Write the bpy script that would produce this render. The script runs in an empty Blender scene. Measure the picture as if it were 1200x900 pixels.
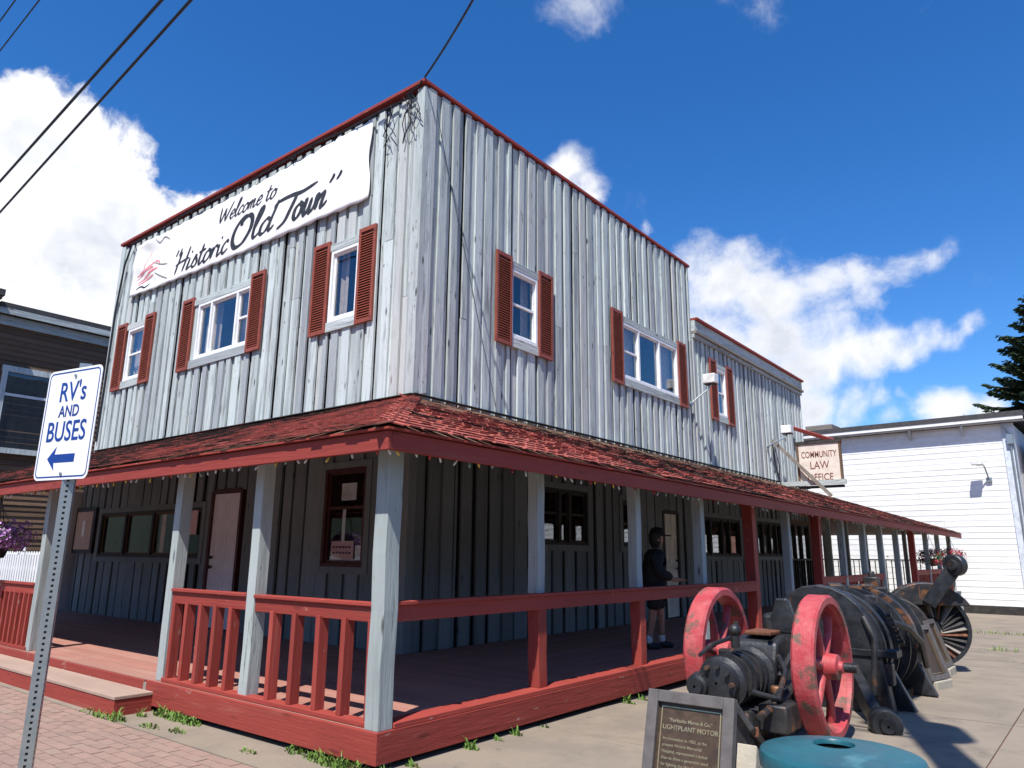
import bpy, bmesh, math, random
from mathutils import Vector, Matrix, Quaternion
random.seed(7)
rnd, uni = random.random, random.uniform
scene = bpy.context.scene
col = scene.collection

# ------------------------------------------------------------------ camera
FPX, YAW, PITCH, ROLL = 854.0, 0.6718, 0.2309, 0.0093
CAM = Vector((4.2472, -3.8301, 1.24))
fw = Vector((-math.sin(YAW)*math.cos(PITCH), math.cos(YAW)*math.cos(PITCH), math.sin(PITCH)))
r0 = Vector((math.cos(YAW), math.sin(YAW), 0)); u0 = r0.cross(fw)
rt = math.cos(ROLL)*r0+math.sin(ROLL)*u0
up = -math.sin(ROLL)*r0+math.cos(ROLL)*u0
cd = bpy.data.cameras.new('camera'); cam = bpy.data.objects.new('camera', cd); col.objects.link(cam)
m3 = Matrix((rt, up, -fw)).transposed()
cam.matrix_world = Matrix.Translation(CAM) @ m3.to_4x4()
cd.sensor_width = 36; cd.lens = FPX/1200*36; cd.clip_start = 0.05; cd.clip_end = 3000
scene.camera = cam
def ray(x, y): return (fw+rt*((x-600)/FPX)-up*((y-450)/FPX)).normalized()

# ------------------------------------------------------------------ light, sky, exposure
SUN = Vector((0.205, -0.56, 1.0)).normalized()          # towards the sun
sd = bpy.data.lights.new('sun', 'SUN'); sd.energy = 5.0; sd.angle = math.radians(0.5); sd.color = (1, .96, .9)
so = bpy.data.objects.new('sun', sd); col.objects.link(so)
so.rotation_euler = (-SUN).to_track_quat('-Z', 'Y').to_euler(); so.location = (5, -10, 30)
world = bpy.data.worlds.new('World'); scene.world = world; world.use_nodes = True
scene.view_settings.view_transform = 'Standard'; scene.view_settings.look = 'None'
scene.view_settings.exposure = 0.52; scene.view_settings.gamma = 1; scene.view_settings.use_curve_mapping = False
scene.render.engine = 'CYCLES'
scene.render.resolution_x, scene.render.resolution_y = 1024, 768

class G:                                                # tiny node graph helper
    def __init__(s, tree): s.t = tree; s.n = tree.nodes; s.l = tree.links
    def node(s, typ, **kw):
        n = s.n.new(typ)
        for k, v in kw.items():
            if k[0] == '_': setattr(n, k[1:], v)
        return n
    def put(s, sock, v):
        if isinstance(v, bpy.types.NodeSocket): s.l.new(v, sock)
        elif v is not None:
            try: sock.default_value = v
            except Exception: sock.default_value = (*v, 1) if len(v) == 3 else v
    def math(s, op, a, b=None, c=None, clamp=False):
        n = s.node('ShaderNodeMath', _operation=op, _use_clamp=clamp)
        for i, v in enumerate((a, b, c)):
            if v is not None: s.put(n.inputs[i], v)
        return n.outputs[0]
    def vmath(s, op, a, b=None, sc=None):
        n = s.node('ShaderNodeVectorMath', _operation=op); s.put(n.inputs[0], a)
        if b is not None: s.put(n.inputs[1], b)
        if sc is not None: s.put(n.inputs[3], sc)
        return n.outputs[1] if op in ('DISTANCE', 'LENGTH', 'DOT_PRODUCT') else n.outputs[0]
    def noise(s, vec, scale, detail=4, rough=.55, dist=0):
        n = s.node('ShaderNodeTexNoise'); s.put(n.inputs['Vector'], vec); s.put(n.inputs['Scale'], scale)
        s.put(n.inputs['Detail'], detail); s.put(n.inputs['Roughness'], rough); s.put(n.inputs['Distortion'], dist)
        return n.outputs[0]
    def rng(s, v, a, b, c=0., d=1., smooth=False):
        n = s.node('ShaderNodeMapRange')
        if smooth: n.interpolation_type = 'SMOOTHSTEP'
        for i, x in enumerate((v, a, b, c, d)): s.put(n.inputs[i], x)
        return n.outputs[0]
    def mix(s, f, a, b, mode='MIX'):
        n = s.node('ShaderNodeMix', _data_type='RGBA', _blend_type=mode)
        s.put(n.inputs[0], f); s.put(n.inputs[6], a); s.put(n.inputs[7], b); return n.outputs[2]

# sky: Nishita with broken cumulus laid over it, the same rule all round the horizon
g = G(world.node_tree); g.n.clear()
tc = g.node('ShaderNodeTexCoord').outputs['Generated']
sky = g.node('ShaderNodeTexSky', _sky_type='NISHITA', _sun_disc=False, _sun_elevation=math.asin(SUN.z),
             _sun_rotation=math.atan2(SUN.x, SUN.y), _altitude=500., _air_density=1.0, _dust_density=0.3, _ozone_density=2.2)
hs = g.node('ShaderNodeHueSaturation'); g.put(hs.inputs['Color'], sky.outputs[0]); g.put(hs.inputs['Saturation'], 1.33); g.put(hs.inputs['Value'], 1.0)
skyc = g.mix(1.0, hs.outputs[0], (.95, 1.12, 1.36, 1), 'MULTIPLY')
v = g.vmath('NORMALIZE', tc)
warp = g.node('ShaderNodeTexNoise'); g.put(warp.inputs['Vector'], v); g.put(warp.inputs['Scale'], 7.0); g.put(warp.inputs['Detail'], 5)
wv = g.vmath('ADD', v, g.vmath('SCALE', g.vmath('SUBTRACT', warp.outputs[1], (.5, .5, .5)), sc=.07))
CLOUDS = [(-60, 230, 150, 1.3), (40, 180, 115, 1.25), (110, 250, 125, 1.3), (180, 300, 105, 1.25), (225, 270, 60, 1.05), (-140, 330, 160, 1.2), (60, 330, 150, 1.3), (150, 350, 110, 1.2), (262, 245, 34, .8),
          (700, -8, 80, .62), (650, 5, 40, .5), (890, -12, 75, .58), (662, 200, 48, 1.0), (690, 226, 36, .9), (755, 266, 18, .5),
          (820, 305, 50, .95), (850, 335, 75, 1.15), (830, 400, 90, 1.2), (900, 350, 72, 1.1), (905, 400, 75, 1.15), (955, 335, 62, 1.0), (1000, 320, 52, .9), (1045, 310, 46, .82), (1075, 302, 30, .66), (960, 385, 62, .95), (1010, 350, 46, .8),
          (950, 480, 60, .98), (1000, 474, 46, .82), (1030, 468, 34, .7), (1045, 488, 26, .85), (1105, 482, 46, 1.25), (1150, 490, 36, 1.1), (1062, 462, 20, .6), (1100, 290, 26, .45), (1280, 420, 70, 1.0), (-300, 420, 200, 1.2), (1500, 500, 160, 1.1)]
CLOUDS += [(890+275*k/19, 448-72*k/19+6*math.sin(k*1.7), 52-34*(k/19)**1.2, 1.08-.42*(k/19)**2) for k in range(20)]
CLOUDS += [(930+150*k/9, 348-46*k/9+5*math.sin(k*2.1), 50-22*k/9, 1.0-.3*k/9) for k in range(10)]
acc = None
for (px, py, rad, w) in CLOUDS:
    d = ray(px, py); c0 = math.cos(math.atan(math.hypot(px-600, py-450)/FPX))
    R = rad/FPX*c0*1.0
    b = g.rng(g.vmath('DISTANCE', wv, tuple(d)), R*1.35, 0.0, 0.0, w, smooth=True)
    acc = b if acc is None else g.math('SMOOTH_MAX', acc, b, .25)
# cloud cover away from the named banks
far = g.rng(g.noise(v, 2.6, 3, .5), .52, .72, 0, .9)
vz = g.node('ShaderNodeSeparateXYZ'); g.put(vz.inputs[0], v)
infr = g.rng(g.vmath('DOT_PRODUCT', v, tuple(fw)), .58, .72, 1, 0)
acc = g.math('MAXIMUM', acc, g.math('MULTIPLY', far, infr))
soft = g.math('MAXIMUM', g.rng(g.vmath('DISTANCE', v, tuple(ray(1010, 350))), .34, .22, 0, 1), g.rng(g.vmath('DISTANCE', v, tuple(ray(790, -10))), .30, .20, 0, 1.6))
fb = g.noise(wv, 10.0, 10, .62)
fb2 = g.noise(g.vmath('ADD', wv, tuple(SUN*0.03)), 10.0, 6, .62)
dens = g.math('ADD', acc, g.math('MULTIPLY', g.math('MULTIPLY', g.math('SUBTRACT', fb, .5), 2.0), g.rng(acc, .02, .35)))
mask = g.rng(dens, .36, g.math('ADD', .64, g.math('MULTIPLY', soft, .48)), 0, 1, smooth=True)
thick = g.rng(dens, .70, 1.35, 0, 1, smooth=True)
shade = g.rng(g.math('SUBTRACT', fb2, fb), -.04, .12, 0, 1, smooth=True)
body = g.rng(g.noise(wv, 6.0, 4, .55), .44, .60, 0, 1, smooth=True)
dark = g.math('MULTIPLY', thick, g.math('ADD', g.math('MULTIPLY', shade, .55), g.math('MULTIPLY', body, .75)), clamp=True)
ccol = g.mix(dark, (7.9, 7.95, 8.1, 1), (4.6, 5.1, 6.0, 1))
fin = g.mix(mask, skyc, ccol)
bg = g.node('ShaderNodeBackground'); g.put(bg.inputs['Color'], fin); g.put(bg.inputs['Strength'], 0.095)
out = g.node('ShaderNodeOutputWorld'); g.l.new(bg.outputs[0], out.inputs[0])

# ------------------------------------------------------------------ materials
MATS = {}
def new_mat(name):
    m = bpy.data.materials.new(name); m.use_nodes = True; gg = G(m.node_tree); gg.n.clear()
    o = gg.node('ShaderNodeOutputMaterial'); p = gg.node('ShaderNodeBsdfPrincipled'); gg.l.new(p.outputs[0], o.inputs[0])
    MATS[name] = m; return m, gg, p
def pos(gg, sc=(1, 1, 1), rand=True):
    ge = gg.node('ShaderNodeNewGeometry'); oi = gg.node('ShaderNodeObjectInfo')
    vv = gg.vmath('MULTIPLY', ge.outputs['Position'], sc)
    if rand: vv = gg.vmath('ADD', vv, gg.vmath('SCALE', (37., 91., 53.), sc=oi.outputs['Random']))
    return vv, oi.outputs['Random'], ge
def wood(name, base, worn, dark, axis='z', rough=.75, wear=(.55, .75), crack=.6, var=.25, bump=.35, fine=22, chip=None, mildew=0.):
    m, gg, p = new_mat(name)
    st = {'z': (1, 1, .07), 'x': (.07, 1, 1), 'y': (1, .07, 1)}[axis]
    vv, r, ge = pos(gg, st)
    grain = gg.noise(vv, fine, 6, .65, .4)
    blot = gg.noise(vv, 5.0, 5, .6)
    pv, _, _ = pos(gg)
    big = gg.noise(pv, 1.3, 4, .6)
    c = gg.mix(gg.rng(gg.math('ADD', gg.math('MULTIPLY', grain, .55), gg.math('MULTIPLY', blot, .45)), wear[0], wear[1]), base, worn)
    c = gg.mix(gg.rng(big, .35, .7, 0, .45), c, tuple(x*.72 for x in base))
    c = gg.mix(gg.math('MULTIPLY', gg.rng(grain, .36, .29), crack), c, dark)
    kn = gg.node('ShaderNodeTexVoronoi'); gg.put(kn.inputs['Vector'], gg.vmath('MULTIPLY', vv, {'z': (1, 1, 3.5), 'x': (3.5, 1, 1), 'y': (1, 3.5, 1)}[axis])); gg.put(kn.inputs['Scale'], 6.)
    c = gg.mix(gg.math('MULTIPLY', gg.rng(kn.outputs['Distance'], .13, .05), crack), c, dark)
    if mildew:
        mv = gg.noise(gg.vmath('MULTIPLY', pv, {'z': (1, 1, .12), 'x': (.12, 1, 1), 'y': (1, .12, 1)}[axis]), 7.0, 6, .68)
        c = gg.mix(gg.rng(mv, .58, .72, 0, mildew), c, (.14, .15, .15))
        c = gg.mix(gg.rng(r, .86, .88, 0, .55), c, (.36, .355, .34)); c = gg.mix(gg.rng(r, .10, .08, 0, .5), c, (.40, .43, .47))
    if chip:
        cn_ = gg.noise(gg.vmath('MULTIPLY', pv, {'z': (1, 1, .4), 'x': (.4, 1, 1), 'y': (1, .4, 1)}[axis]), 11., 7, .7)
        c = gg.mix(gg.rng(cn_, chip[1], chip[1]+.03), c, chip[0])
    h = gg.node('ShaderNodeHueSaturation'); gg.put(h.inputs['Color'], c); gg.put(h.inputs['Value'], gg.rng(r, 0, 1, 1-var, 1+var*.6))
    gg.put(p.inputs['Base Color'], h.outputs[0]); gg.put(p.inputs['Roughness'], rough); gg.put(p.inputs['Specular IOR Level'], .25)
    b = gg.node('ShaderNodeBump'); gg.put(b.inputs['Strength'], bump); gg.put(b.inputs['Distance'], .02); gg.put(b.inputs['Height'], grain)
    gg.l.new(b.outputs[0], p.inputs['Normal']); return m
def plain(name, a, b2=None, scale=8, rough=.6, metal=0., bump=.15, lo=.42, hi=.62, c3=None, third=(.6, .7), bscale=None, spec=.4, var=0.):
    m, gg, p = new_mat(name); vv, r, ge = pos(gg)
    b2 = b2 or tuple(x*.75 for x in a)
    n1 = gg.noise(vv, scale, 6, .6, .3)
    c = gg.mix(gg.rng(n1, lo, hi), a, b2)
    if c3: c = gg.mix(gg.rng(gg.noise(gg.vmath('ADD', vv, (9, 4, 2)), scale*.6, 7, .68, .4), third[0], third[1]), c, c3)
    if var:
        h = gg.node('ShaderNodeHueSaturation'); gg.put(h.inputs['Color'], c); gg.put(h.inputs['Value'], gg.rng(r, 0, 1, 1-var, 1+var)); c = h.outputs[0]
    gg.put(p.inputs['Base Color'], c); gg.put(p.inputs['Roughness'], gg.rng(n1, .3, .7, max(.02, rough-.1), min(1, rough+.1)) if rough > .15 else rough)
    gg.put(p.inputs['Metallic'], metal); gg.put(p.inputs['Specular IOR Level'], spec)
    if bump:
        b = gg.node('ShaderNodeBump'); gg.put(b.inputs['Strength'], bump); gg.put(b.inputs['Distance'], .01); gg.put(b.inputs['Height'], gg.noise(vv, bscale or scale*4, 4, .6))
        gg.l.new(b.outputs[0], p.inputs['Normal'])
    return m
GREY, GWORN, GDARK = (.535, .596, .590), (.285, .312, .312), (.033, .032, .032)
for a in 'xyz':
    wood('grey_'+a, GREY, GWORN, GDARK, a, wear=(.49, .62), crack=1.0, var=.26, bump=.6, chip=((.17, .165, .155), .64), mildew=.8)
    wood('red_'+a, (.30, .050, .038), (.34, .105, .080), (.10, .022, .017), a, rough=.65, wear=(.54, .72), crack=.55, var=.16, bump=.4, chip=((.36, .20, .165), .645))
    wood('white_'+a, (.74, .75, .76), (.55, .55, .55), (.3, .3, .3), a, rough=.5, wear=(.68, .85), crack=.15, var=.04, bump=.1)
    wood('brown_'+a, (.15, .092, .058), (.20, .14, .095), (.014, .010, .008), a, rough=.85, wear=(.5, .7), crack=.6, var=.35)
    wood('oldwood_'+a, (.24, .21, .18), (.34, .31, .27), (.06, .05, .04), a, wear=(.45, .65))
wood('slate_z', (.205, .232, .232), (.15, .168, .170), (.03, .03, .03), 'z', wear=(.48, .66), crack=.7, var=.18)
wood('deck_x', (.38, .175, .135), (.38, .235, .19), (.13, .07, .055), 'x', rough=.7, wear=(.45, .65), crack=.3, var=.10, bump=.2)
wood('deck_y', (.38, .175, .135), (.38, .235, .19), (.13, .07, .055), 'y', rough=.7, wear=(.45, .65), crack=.3, var=.10, bump=.2)
wood('post_z', (.365, .412, .400), (.24, .27, .265), (.04, .04, .04), 'z', wear=(.50, .66), crack=.8, var=.12, bump=.5, chip=((.24, .22, .20), .66))
wood('tread_x', (.36, .255, .20), (.42, .31, .25), (.18, .10, .08), 'x', rough=.8, wear=(.4, .65), crack=.3, var=.08, bump=.2)
plain('shutter_red', (.28, .068, .040), (.21, .050, .030), 9, .5, bump=.1, c3=(.12, .03, .022), third=(.6, .72))
plain('trim_darkred', (.075, .018, .016), None, 8, .6)
plain('vinyl_white', (.80, .81, .82), (.72, .73, .74), 5, .4, bump=.03)
plain('white_paint', (.80, .80, .79), (.72, .72, .70), 3, .55, bump=.06, var=.03)
plain('pale_blue', (.66, .71, .78), None, 4, .6)
plain('dark_trim', (.022, .021, .020), (.05, .045, .04), 6, .7)
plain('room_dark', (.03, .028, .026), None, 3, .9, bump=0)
plain('curtain', (.45, .38, .34), (.38, .30, .27), 12, .9, bump=.2)
plain('door_pale', (.80, .72, .735), (.74, .66, .67), 4, .5, bump=.05)
plain('door_cream', (.74, .69, .58), None, 4, .5, bump=.05)
plain('black_iron', (.020, .022, .025), (.035, .037, .042), 7, .45, .3, .35, c3=(.11, .045, .02), third=(.64, .72), spec=.5, bscale=30)
plain('black_iron_rusty', (.022, .023, .026), (.045, .042, .04), 6, .5, .3, .4, c3=(.20, .085, .035), third=(.55, .64), spec=.5, bscale=26)
plain('flywheel_red', (.38, .046, .054), (.42, .090, .092), 7, .55, 0, .5, c3=(.13, .075, .055), third=(.535, .60), bscale=30)
plain('rust', (.17, .065, .032), (.10, .04, .022), 12, .8, .1, .4)
plain('galvanized', (.42, .46, .47), (.33, .37, .38), 14, .38, .75, .1)
plain('sign_white', (.80, .81, .82), (.76, .77, .78), 3, .35, bump=.02)
plain('sign_blue', (.012, .05, .26), None, 5, .4, bump=0)
plain('banner_cloth', (.84, .83, .81), (.78, .77, .75), 2.5, .7, bump=.08)
plain('letter_black', (.018, .02, .025), (.04, .042, .05), 20, .6, bump=0)
plain('logo_red', (.70, .16, .19), (.78, .42, .42), 15, .6, bump=0)
plain('logo_grey', (.25, .24, .23), None, 15, .7, bump=0)
plain('concrete', (.250, .208, .160), (.205, .172, .136), 1.7, .85, bump=.35, c3=(.165, .14, .112), third=(.57, .72), bscale=60, spec=.2)
plain('concrete_pale', (.40, .36, .29), (.33, .30, .24), 6, .85, bump=.4, c3=(.28, .26, .22), third=(.6, .7), bscale=50, spec=.2)
plain('paver', (.295, .196, .158), (.255, .178, .145), 2.5, .85, bump=.4, c3=(.27, .205, .165), third=(.55, .7), bscale=70, spec=.2, var=.05)
plain('joint', (.27, .185, .15), (.235, .17, .138), 9, .95, bump=.3, spec=.1)
plain('asphalt', (.16, .15, .14), (.12, .115, .11), 3, .9, bump=.3, bscale=50, spec=.2)
plain('plaque_frame', (.105, .095, .092), (.08, .072, .07), 12, .7, bump=.2)
plain('bronze', (.085, .055, .034), (.11, .07, .045), 14, .42, .55, .15)
plain('brass', (.62, .47, .24), None, 14, .35, .8, .05)
plain('teal_paint', (.010, .075, .098), (.016, .105, .13), 5, .36, 0, .12, c3=(.05, .17, .20), third=(.60, .72), spec=.5)
plain('aggregate', (.36, .32, .27), (.12, .10, .08), 60, .9, 0, .9, bscale=60)
plain('rubber_black', (.02, .02, .021), None, 9, .6, bump=.1)
plain('cable_black', (.012, .012, .014), None, 9, .5, bump=0)
plain('leaf', (.075, .15, .028), (.045, .10, .02), 8, .6, bump=0, var=.2)
plain('grass', (.13, .23, .035), (.08, .15, .025), 14, .6, bump=0, c3=(.30, .27, .12), third=(.58, .62))
plain('needle', (.034, .060, .022), (.050, .075, .026), 3.0, .65, bump=0)
plain('bark', (.07, .05, .035), None, 10, .9, bump=.4)
plain('petal_purple', (.34, .13, .40), (.58, .38, .62), 40, .6, bump=0)
plain('petal_red', (.34, .02, .05), (.48, .05, .10), 40, .6, bump=0)
plain('skin', (.42, .22, .15), None, 20, .55, bump=.05)
plain('cloth_black', (.012, .012, .015), (.02, .02, .024), 25, .85, bump=.2)
plain('sock_white', (.72, .72, .72), None, 20, .8, bump=.1)
plain('brick_pink', (.42, .22, .17), (.34, .18, .14), 5, .85, bump=.2, var=.12)
plain('roof_dark', (.045, .045, .05), (.07, .065, .065), 8, .8, bump=.2)
plain('soffit', (.50, .51, .53), None, 5, .6, bump=.03)
plain('lamp_white', (.78, .79, .78), None, 5, .4, bump=0)
plain('paper', (.82, .80, .77), None, 5, .7, bump=0)
plain('paper_pink', (.72, .42, .42), (.78, .52, .50), 8, .7, bump=0)
plain('paper_tan', (.48, .32, .24), (.55, .38, .29), 8, .7, bump=0)
plain('law_white', (.72, .64, .56), (.62, .54, .46), 7, .7, bump=.05)
plain('law_brown', (.24, .10, .075), None, 9, .7, bump=0)
for nm, c in (('bulb_red', (.55, .03, .03)), ('bulb_amber', (.75, .50, .08)), ('bulb_clear', (.72, .72, .78)), ('bulb_green', (.25, .42, .33))):
    plain(nm, c, None, 5, .12, bump=0, spec=.6)
m, gg, p = MATS['concrete'], G(MATS['concrete'].node_tree), None
p = [n for n in gg.n if n.type == 'BSDF_PRINCIPLED'][0]; src = p.inputs['Base Color'].links[0].from_socket
vv, r, ge = pos(gg, rand=False)
cr = gg.node('ShaderNodeTexVoronoi', _feature='DISTANCE_TO_EDGE'); gg.put(cr.inputs['Scale'], .55); gg.put(cr.inputs['Vector'], gg.vmath('ADD', vv, gg.vmath('SCALE', gg.node('ShaderNodeTexNoise').outputs[1], sc=.0)))
wn = gg.node('ShaderNodeTexNoise'); gg.put(wn.inputs['Vector'], vv); gg.put(wn.inputs['Scale'], 2.5); gg.put(wn.inputs['Detail'], 6)
gg.put(cr.inputs['Vector'], gg.vmath('ADD', vv, gg.vmath('SCALE', wn.outputs[1], sc=.5)))
c = gg.mix(gg.math('MULTIPLY', gg.rng(cr.outputs['Distance'], .004, .001), gg.rng(gg.noise(vv, .8, 3), .56, .62)), src, (.07, .06, .05, 1))
c = gg.mix(gg.rng(gg.noise(vv, .7, 7, .65), .52, .68, 0, .55), c, (.165, .14, .115, 1))
c = gg.mix(gg.rng(gg.noise(gg.vmath('ADD', vv, (5, 5, 5)), 3.2, 6, .7), .63, .70, 0, .5), c, (.10, .09, .08, 1))
sp = gg.noise(vv, 110., 3, .7); c = gg.mix(gg.rng(sp, .58, .68, 0, .35), c, (.10, .09, .075, 1)); c = gg.mix(gg.rng(sp, .40, .32, 0, .25), c, (.40, .36, .30, 1))
gg.put(p.inputs['Base Color'], c)
# window glass: clear but mirror-like at an angle
m, gg, p = new_mat('glass'); gg.n.remove(p)
o = [n for n in gg.n if n.type == 'OUTPUT_MATERIAL'][0]
gl = gg.node('ShaderNodeBsdfGlossy'); gg.put(gl.inputs['Roughness'], .02); gg.put(gl.inputs['Color'], (.9, .93, .96, 1))
tr = gg.node('ShaderNodeBsdfTransparent'); gg.put(tr.inputs[0], (.95, .97, .97, 1))
fr = gg.node('ShaderNodeFresnel'); bk = gg.node('ShaderNodeNewGeometry'); gg.put(fr.inputs[0], gg.rng(bk.outputs['Backfacing'], 0, 1, 1.55, 1/1.55))
bn = gg.node('ShaderNodeBump'); gg.put(bn.inputs['Strength'], .06); gg.put(bn.inputs['Distance'], .02)
gp, _, _ = pos(gg); gg.put(bn.inputs['Height'], gg.noise(gp, 2.0, 2)); gg.l.new(bn.outputs[0], gl.inputs['Normal'])
mx = gg.node('ShaderNodeMixShader'); gg.l.new(gg.math('MULTIPLY', fr.outputs[0], 1.25, clamp=True), mx.inputs[0]); gg.l.new(tr.outputs[0], mx.inputs[1]); gg.l.new(gl.outputs[0], mx.inputs[2])
gg.l.new(mx.outputs[0], o.inputs[0])
# cedar shingles: faded red stain, grey-brown and mossy where it has gone; tint is one value per shingle
m, gg, p = new_mat('shingle_red')
at = gg.node('ShaderNodeAttribute', _attribute_name='tint'); vv, r, ge = pos(gg)
t = gg.math('FRACT', gg.math('ADD', at.outputs['Fac'], r))
big = gg.noise(gg.vmath('MULTIPLY', ge.outputs['Position'], (.8, .8, 1.5)), 1.1, 5, .65)
sx = gg.node('ShaderNodeSeparateXYZ'); gg.put(sx.inputs[0], ge.outputs['Position'])
age = gg.math('ADD', gg.rng(sx.outputs[0], -1.5, -6.0, 0, .19), gg.rng(sx.outputs[1], 1.5, 7, 0, .17))
w = gg.math('ADD', gg.math('ADD', big, age), gg.math('MULTIPLY', gg.math('SUBTRACT', t, .5), .20))
c = gg.mix(gg.rng(t, 0, 1), (.42, .104, .082, 1), (.49, .160, .128, 1))
c = gg.mix(gg.rng(w, .55, .73), c, (.15, .060, .050, 1))
c = gg.mix(gg.rng(w, .655, .70), c, (.036, .029, .026, 1))
bt = gg.node('ShaderNodeAttribute', _attribute_name='butt'); c = gg.mix(gg.math('MULTIPLY', bt.outputs['Fac'], .48), c, (.035, .020, .017, 1))  # butts darkened as weathered end grain and painted-in shadow lines between courses
gr = gg.noise(vv, 40, 4, .6); c = gg.mix(gg.rng(gr, .5, .75, 0, .35), c, (.10, .04, .03, 1))
gg.put(p.inputs['Base Color'], c); gg.put(p.inputs['Roughness'], .85); gg.put(p.inputs['Specular IOR Level'], .15)

# ------------------------------------------------------------------ mesh helpers
class MB:
    def __init__(s): s.v = []; s.f = []; s.sm = []
    def add(s, vs, fs, smooth=False):
        o = len(s.v); s.v += [tuple(x) for x in vs]; s.f += [tuple(i+o for i in q) for q in fs]; s.sm += [smooth]*len(fs); return s
    def hexa(s, c):                                     # 8 corners: bottom ring 0-3, top ring 4-7
        return s.add(c, [(0, 3, 2, 1), (4, 5, 6, 7), (0, 1, 5, 4), (1, 2, 6, 5), (2, 3, 7, 6), (3, 0, 4, 7)])
    def box(s, x0, x1, y0, y1, z0, z1, M=None):
        c = [Vector(p) for p in ((x0, y0, z0), (x1, y0, z0), (x1, y1, z0), (x0, y1, z0), (x0, y0, z1), (x1, y0, z1), (x1, y1, z1), (x0, y1, z1))]
        if M: c = [M @ p for p in c]
        return s.hexa(c)
    def bar(s, a, b, w, h, upv=(0, 0, 1)):              # rectangular bar from a to b
        a, b = Vector(a), Vector(b); d = (b-a).normalized(); upv = Vector(upv)
        if abs(d.dot(upv)) > .98: upv = Vector((0, 1, 0))
        x = d.cross(upv).normalized()*(w/2); y = x.cross(d).normalized()*(h/2)
        return s.hexa([a-x-y, a+x-y, a+x+y, a-x+y, b-x-y, b+x-y, b+x+y, b-x+y])
    def tube(s, pts, rad, n=8, cap=True):
        pts = [Vector(p) for p in pts]; rad = rad if isinstance(rad, (list, tuple)) else [rad]*len(pts)
        vs = []; fs = []; x = None
        for i, p in enumerate(pts):
            d = (pts[min(i+1, len(pts)-1)]-pts[max(i-1, 0)]).normalized()
            if x is None: x = d.orthogonal().normalized()
            else: x = (x-d*x.dot(d)).normalized()
            y = d.cross(x)
            vs += [p+(x*math.cos(k*2*math.pi/n)+y*math.sin(k*2*math.pi/n))*rad[i] for k in range(n)]
        for i in range(len(pts)-1):
            for k in range(n): fs.append((i*n+k, i*n+(k+1) % n, (i+1)*n+(k+1) % n, (i+1)*n+k))
        s.add(vs, fs, True)
        if cap:
            o = len(s.v)-len(vs)
            s.f += [tuple(o+k for k in range(n))[::-1], tuple(o+(len(pts)-1)*n+k for k in range(n))]; s.sm += [False, False]
        return s
    def lathe(s, prof, n=32, M=None, smooth=True, a0=0., a1=2*math.pi):   # profile of (r, z); closed when the last point equals the first
        vs = []; full = abs(a1-a0-2*math.pi) < 1e-6; m_ = n if full else n+1
        for k in range(m_):
            a = a0+(a1-a0)*k/n
            for (r_, z_) in prof:
                p_ = Vector((r_*math.cos(a), r_*math.sin(a), z_)); vs.append(M @ p_ if M else p_)
        L = len(prof); fs = []
        for k in range(n):
            k2 = (k+1) % m_
            for i in range(L-1): fs.append((k*L+i, k2*L+i, k2*L+i+1, k*L+i+1))
        return s.add(vs, fs, smooth)
    def prism(s, poly, a, b, M=None):                   # polygon in local XY extruded along Z from a to b
        n = len(poly); vs = [Vector((x, y, a)) for x, y in poly]+[Vector((x, y, b)) for x, y in poly]
        if M: vs = [M @ p_ for p_ in vs]
        return s.add(vs, [tuple(range(n))[::-1], tuple(range(n, 2*n))]+[(i, (i+1) % n, n+(i+1) % n, n+i) for i in range(n)])
    def ball(s, c, r, n=8, m_=6, sq=(1, 1, 1)):
        prof = [(r*math.sin(math.pi*i/m_), -r*math.cos(math.pi*i/m_)) for i in range(m_+1)]
        prof[0] = (r*.02, -r); prof[-1] = (r*.02, r)
        return s.lathe(prof, n, Matrix.Translation(Vector(c)) @ Matrix.Diagonal((*sq, 1)))
    def mesh(s, name, recalc=True):
        me = bpy.data.meshes.new(name); me.from_pydata(s.v, [], s.f)
        me.polygons.foreach_set('use_smooth', s.sm)
        if recalc:
            bm = bmesh.new(); bm.from_mesh(me); bmesh.ops.recalc_face_normals(bm, faces=bm.faces); bm.to_mesh(me); bm.free()
        me.update()
        if any(s.sm): me.set_sharp_from_angle(angle=math.radians(38))
        return me
    def build(s, name, mat, parent=None, kind=None, recalc=True, bevel=0):
        me = s.mesh(name, recalc); me.materials.append(MATS[mat]); return link(name, me, parent, kind, bevel)
def link(name, me, parent=None, kind=None, bevel=0):
    o = bpy.data.objects.new(name, me); col.objects.link(o); o.parent = parent
    if kind: o['kind'] = kind
    if bevel:
        b = o.modifiers.new('bevel', 'BEVEL'); b.width = bevel; b.segments = 2; b.limit_method = 'ANGLE'
    return o
def tag(o, label, cat, group=None):
    o['label'] = label; o['category'] = cat
    if group: o['group'] = group
    return o
def thing(name, label, cat, loc=(0, 0, 0), rotz=0., group=None):
    o = bpy.data.objects.new(name, None); col.objects.link(o); o.location = loc; o.rotation_euler = (0, 0, rotz)
    o.empty_display_size = .3
    return tag(o, label, cat, group)
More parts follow.
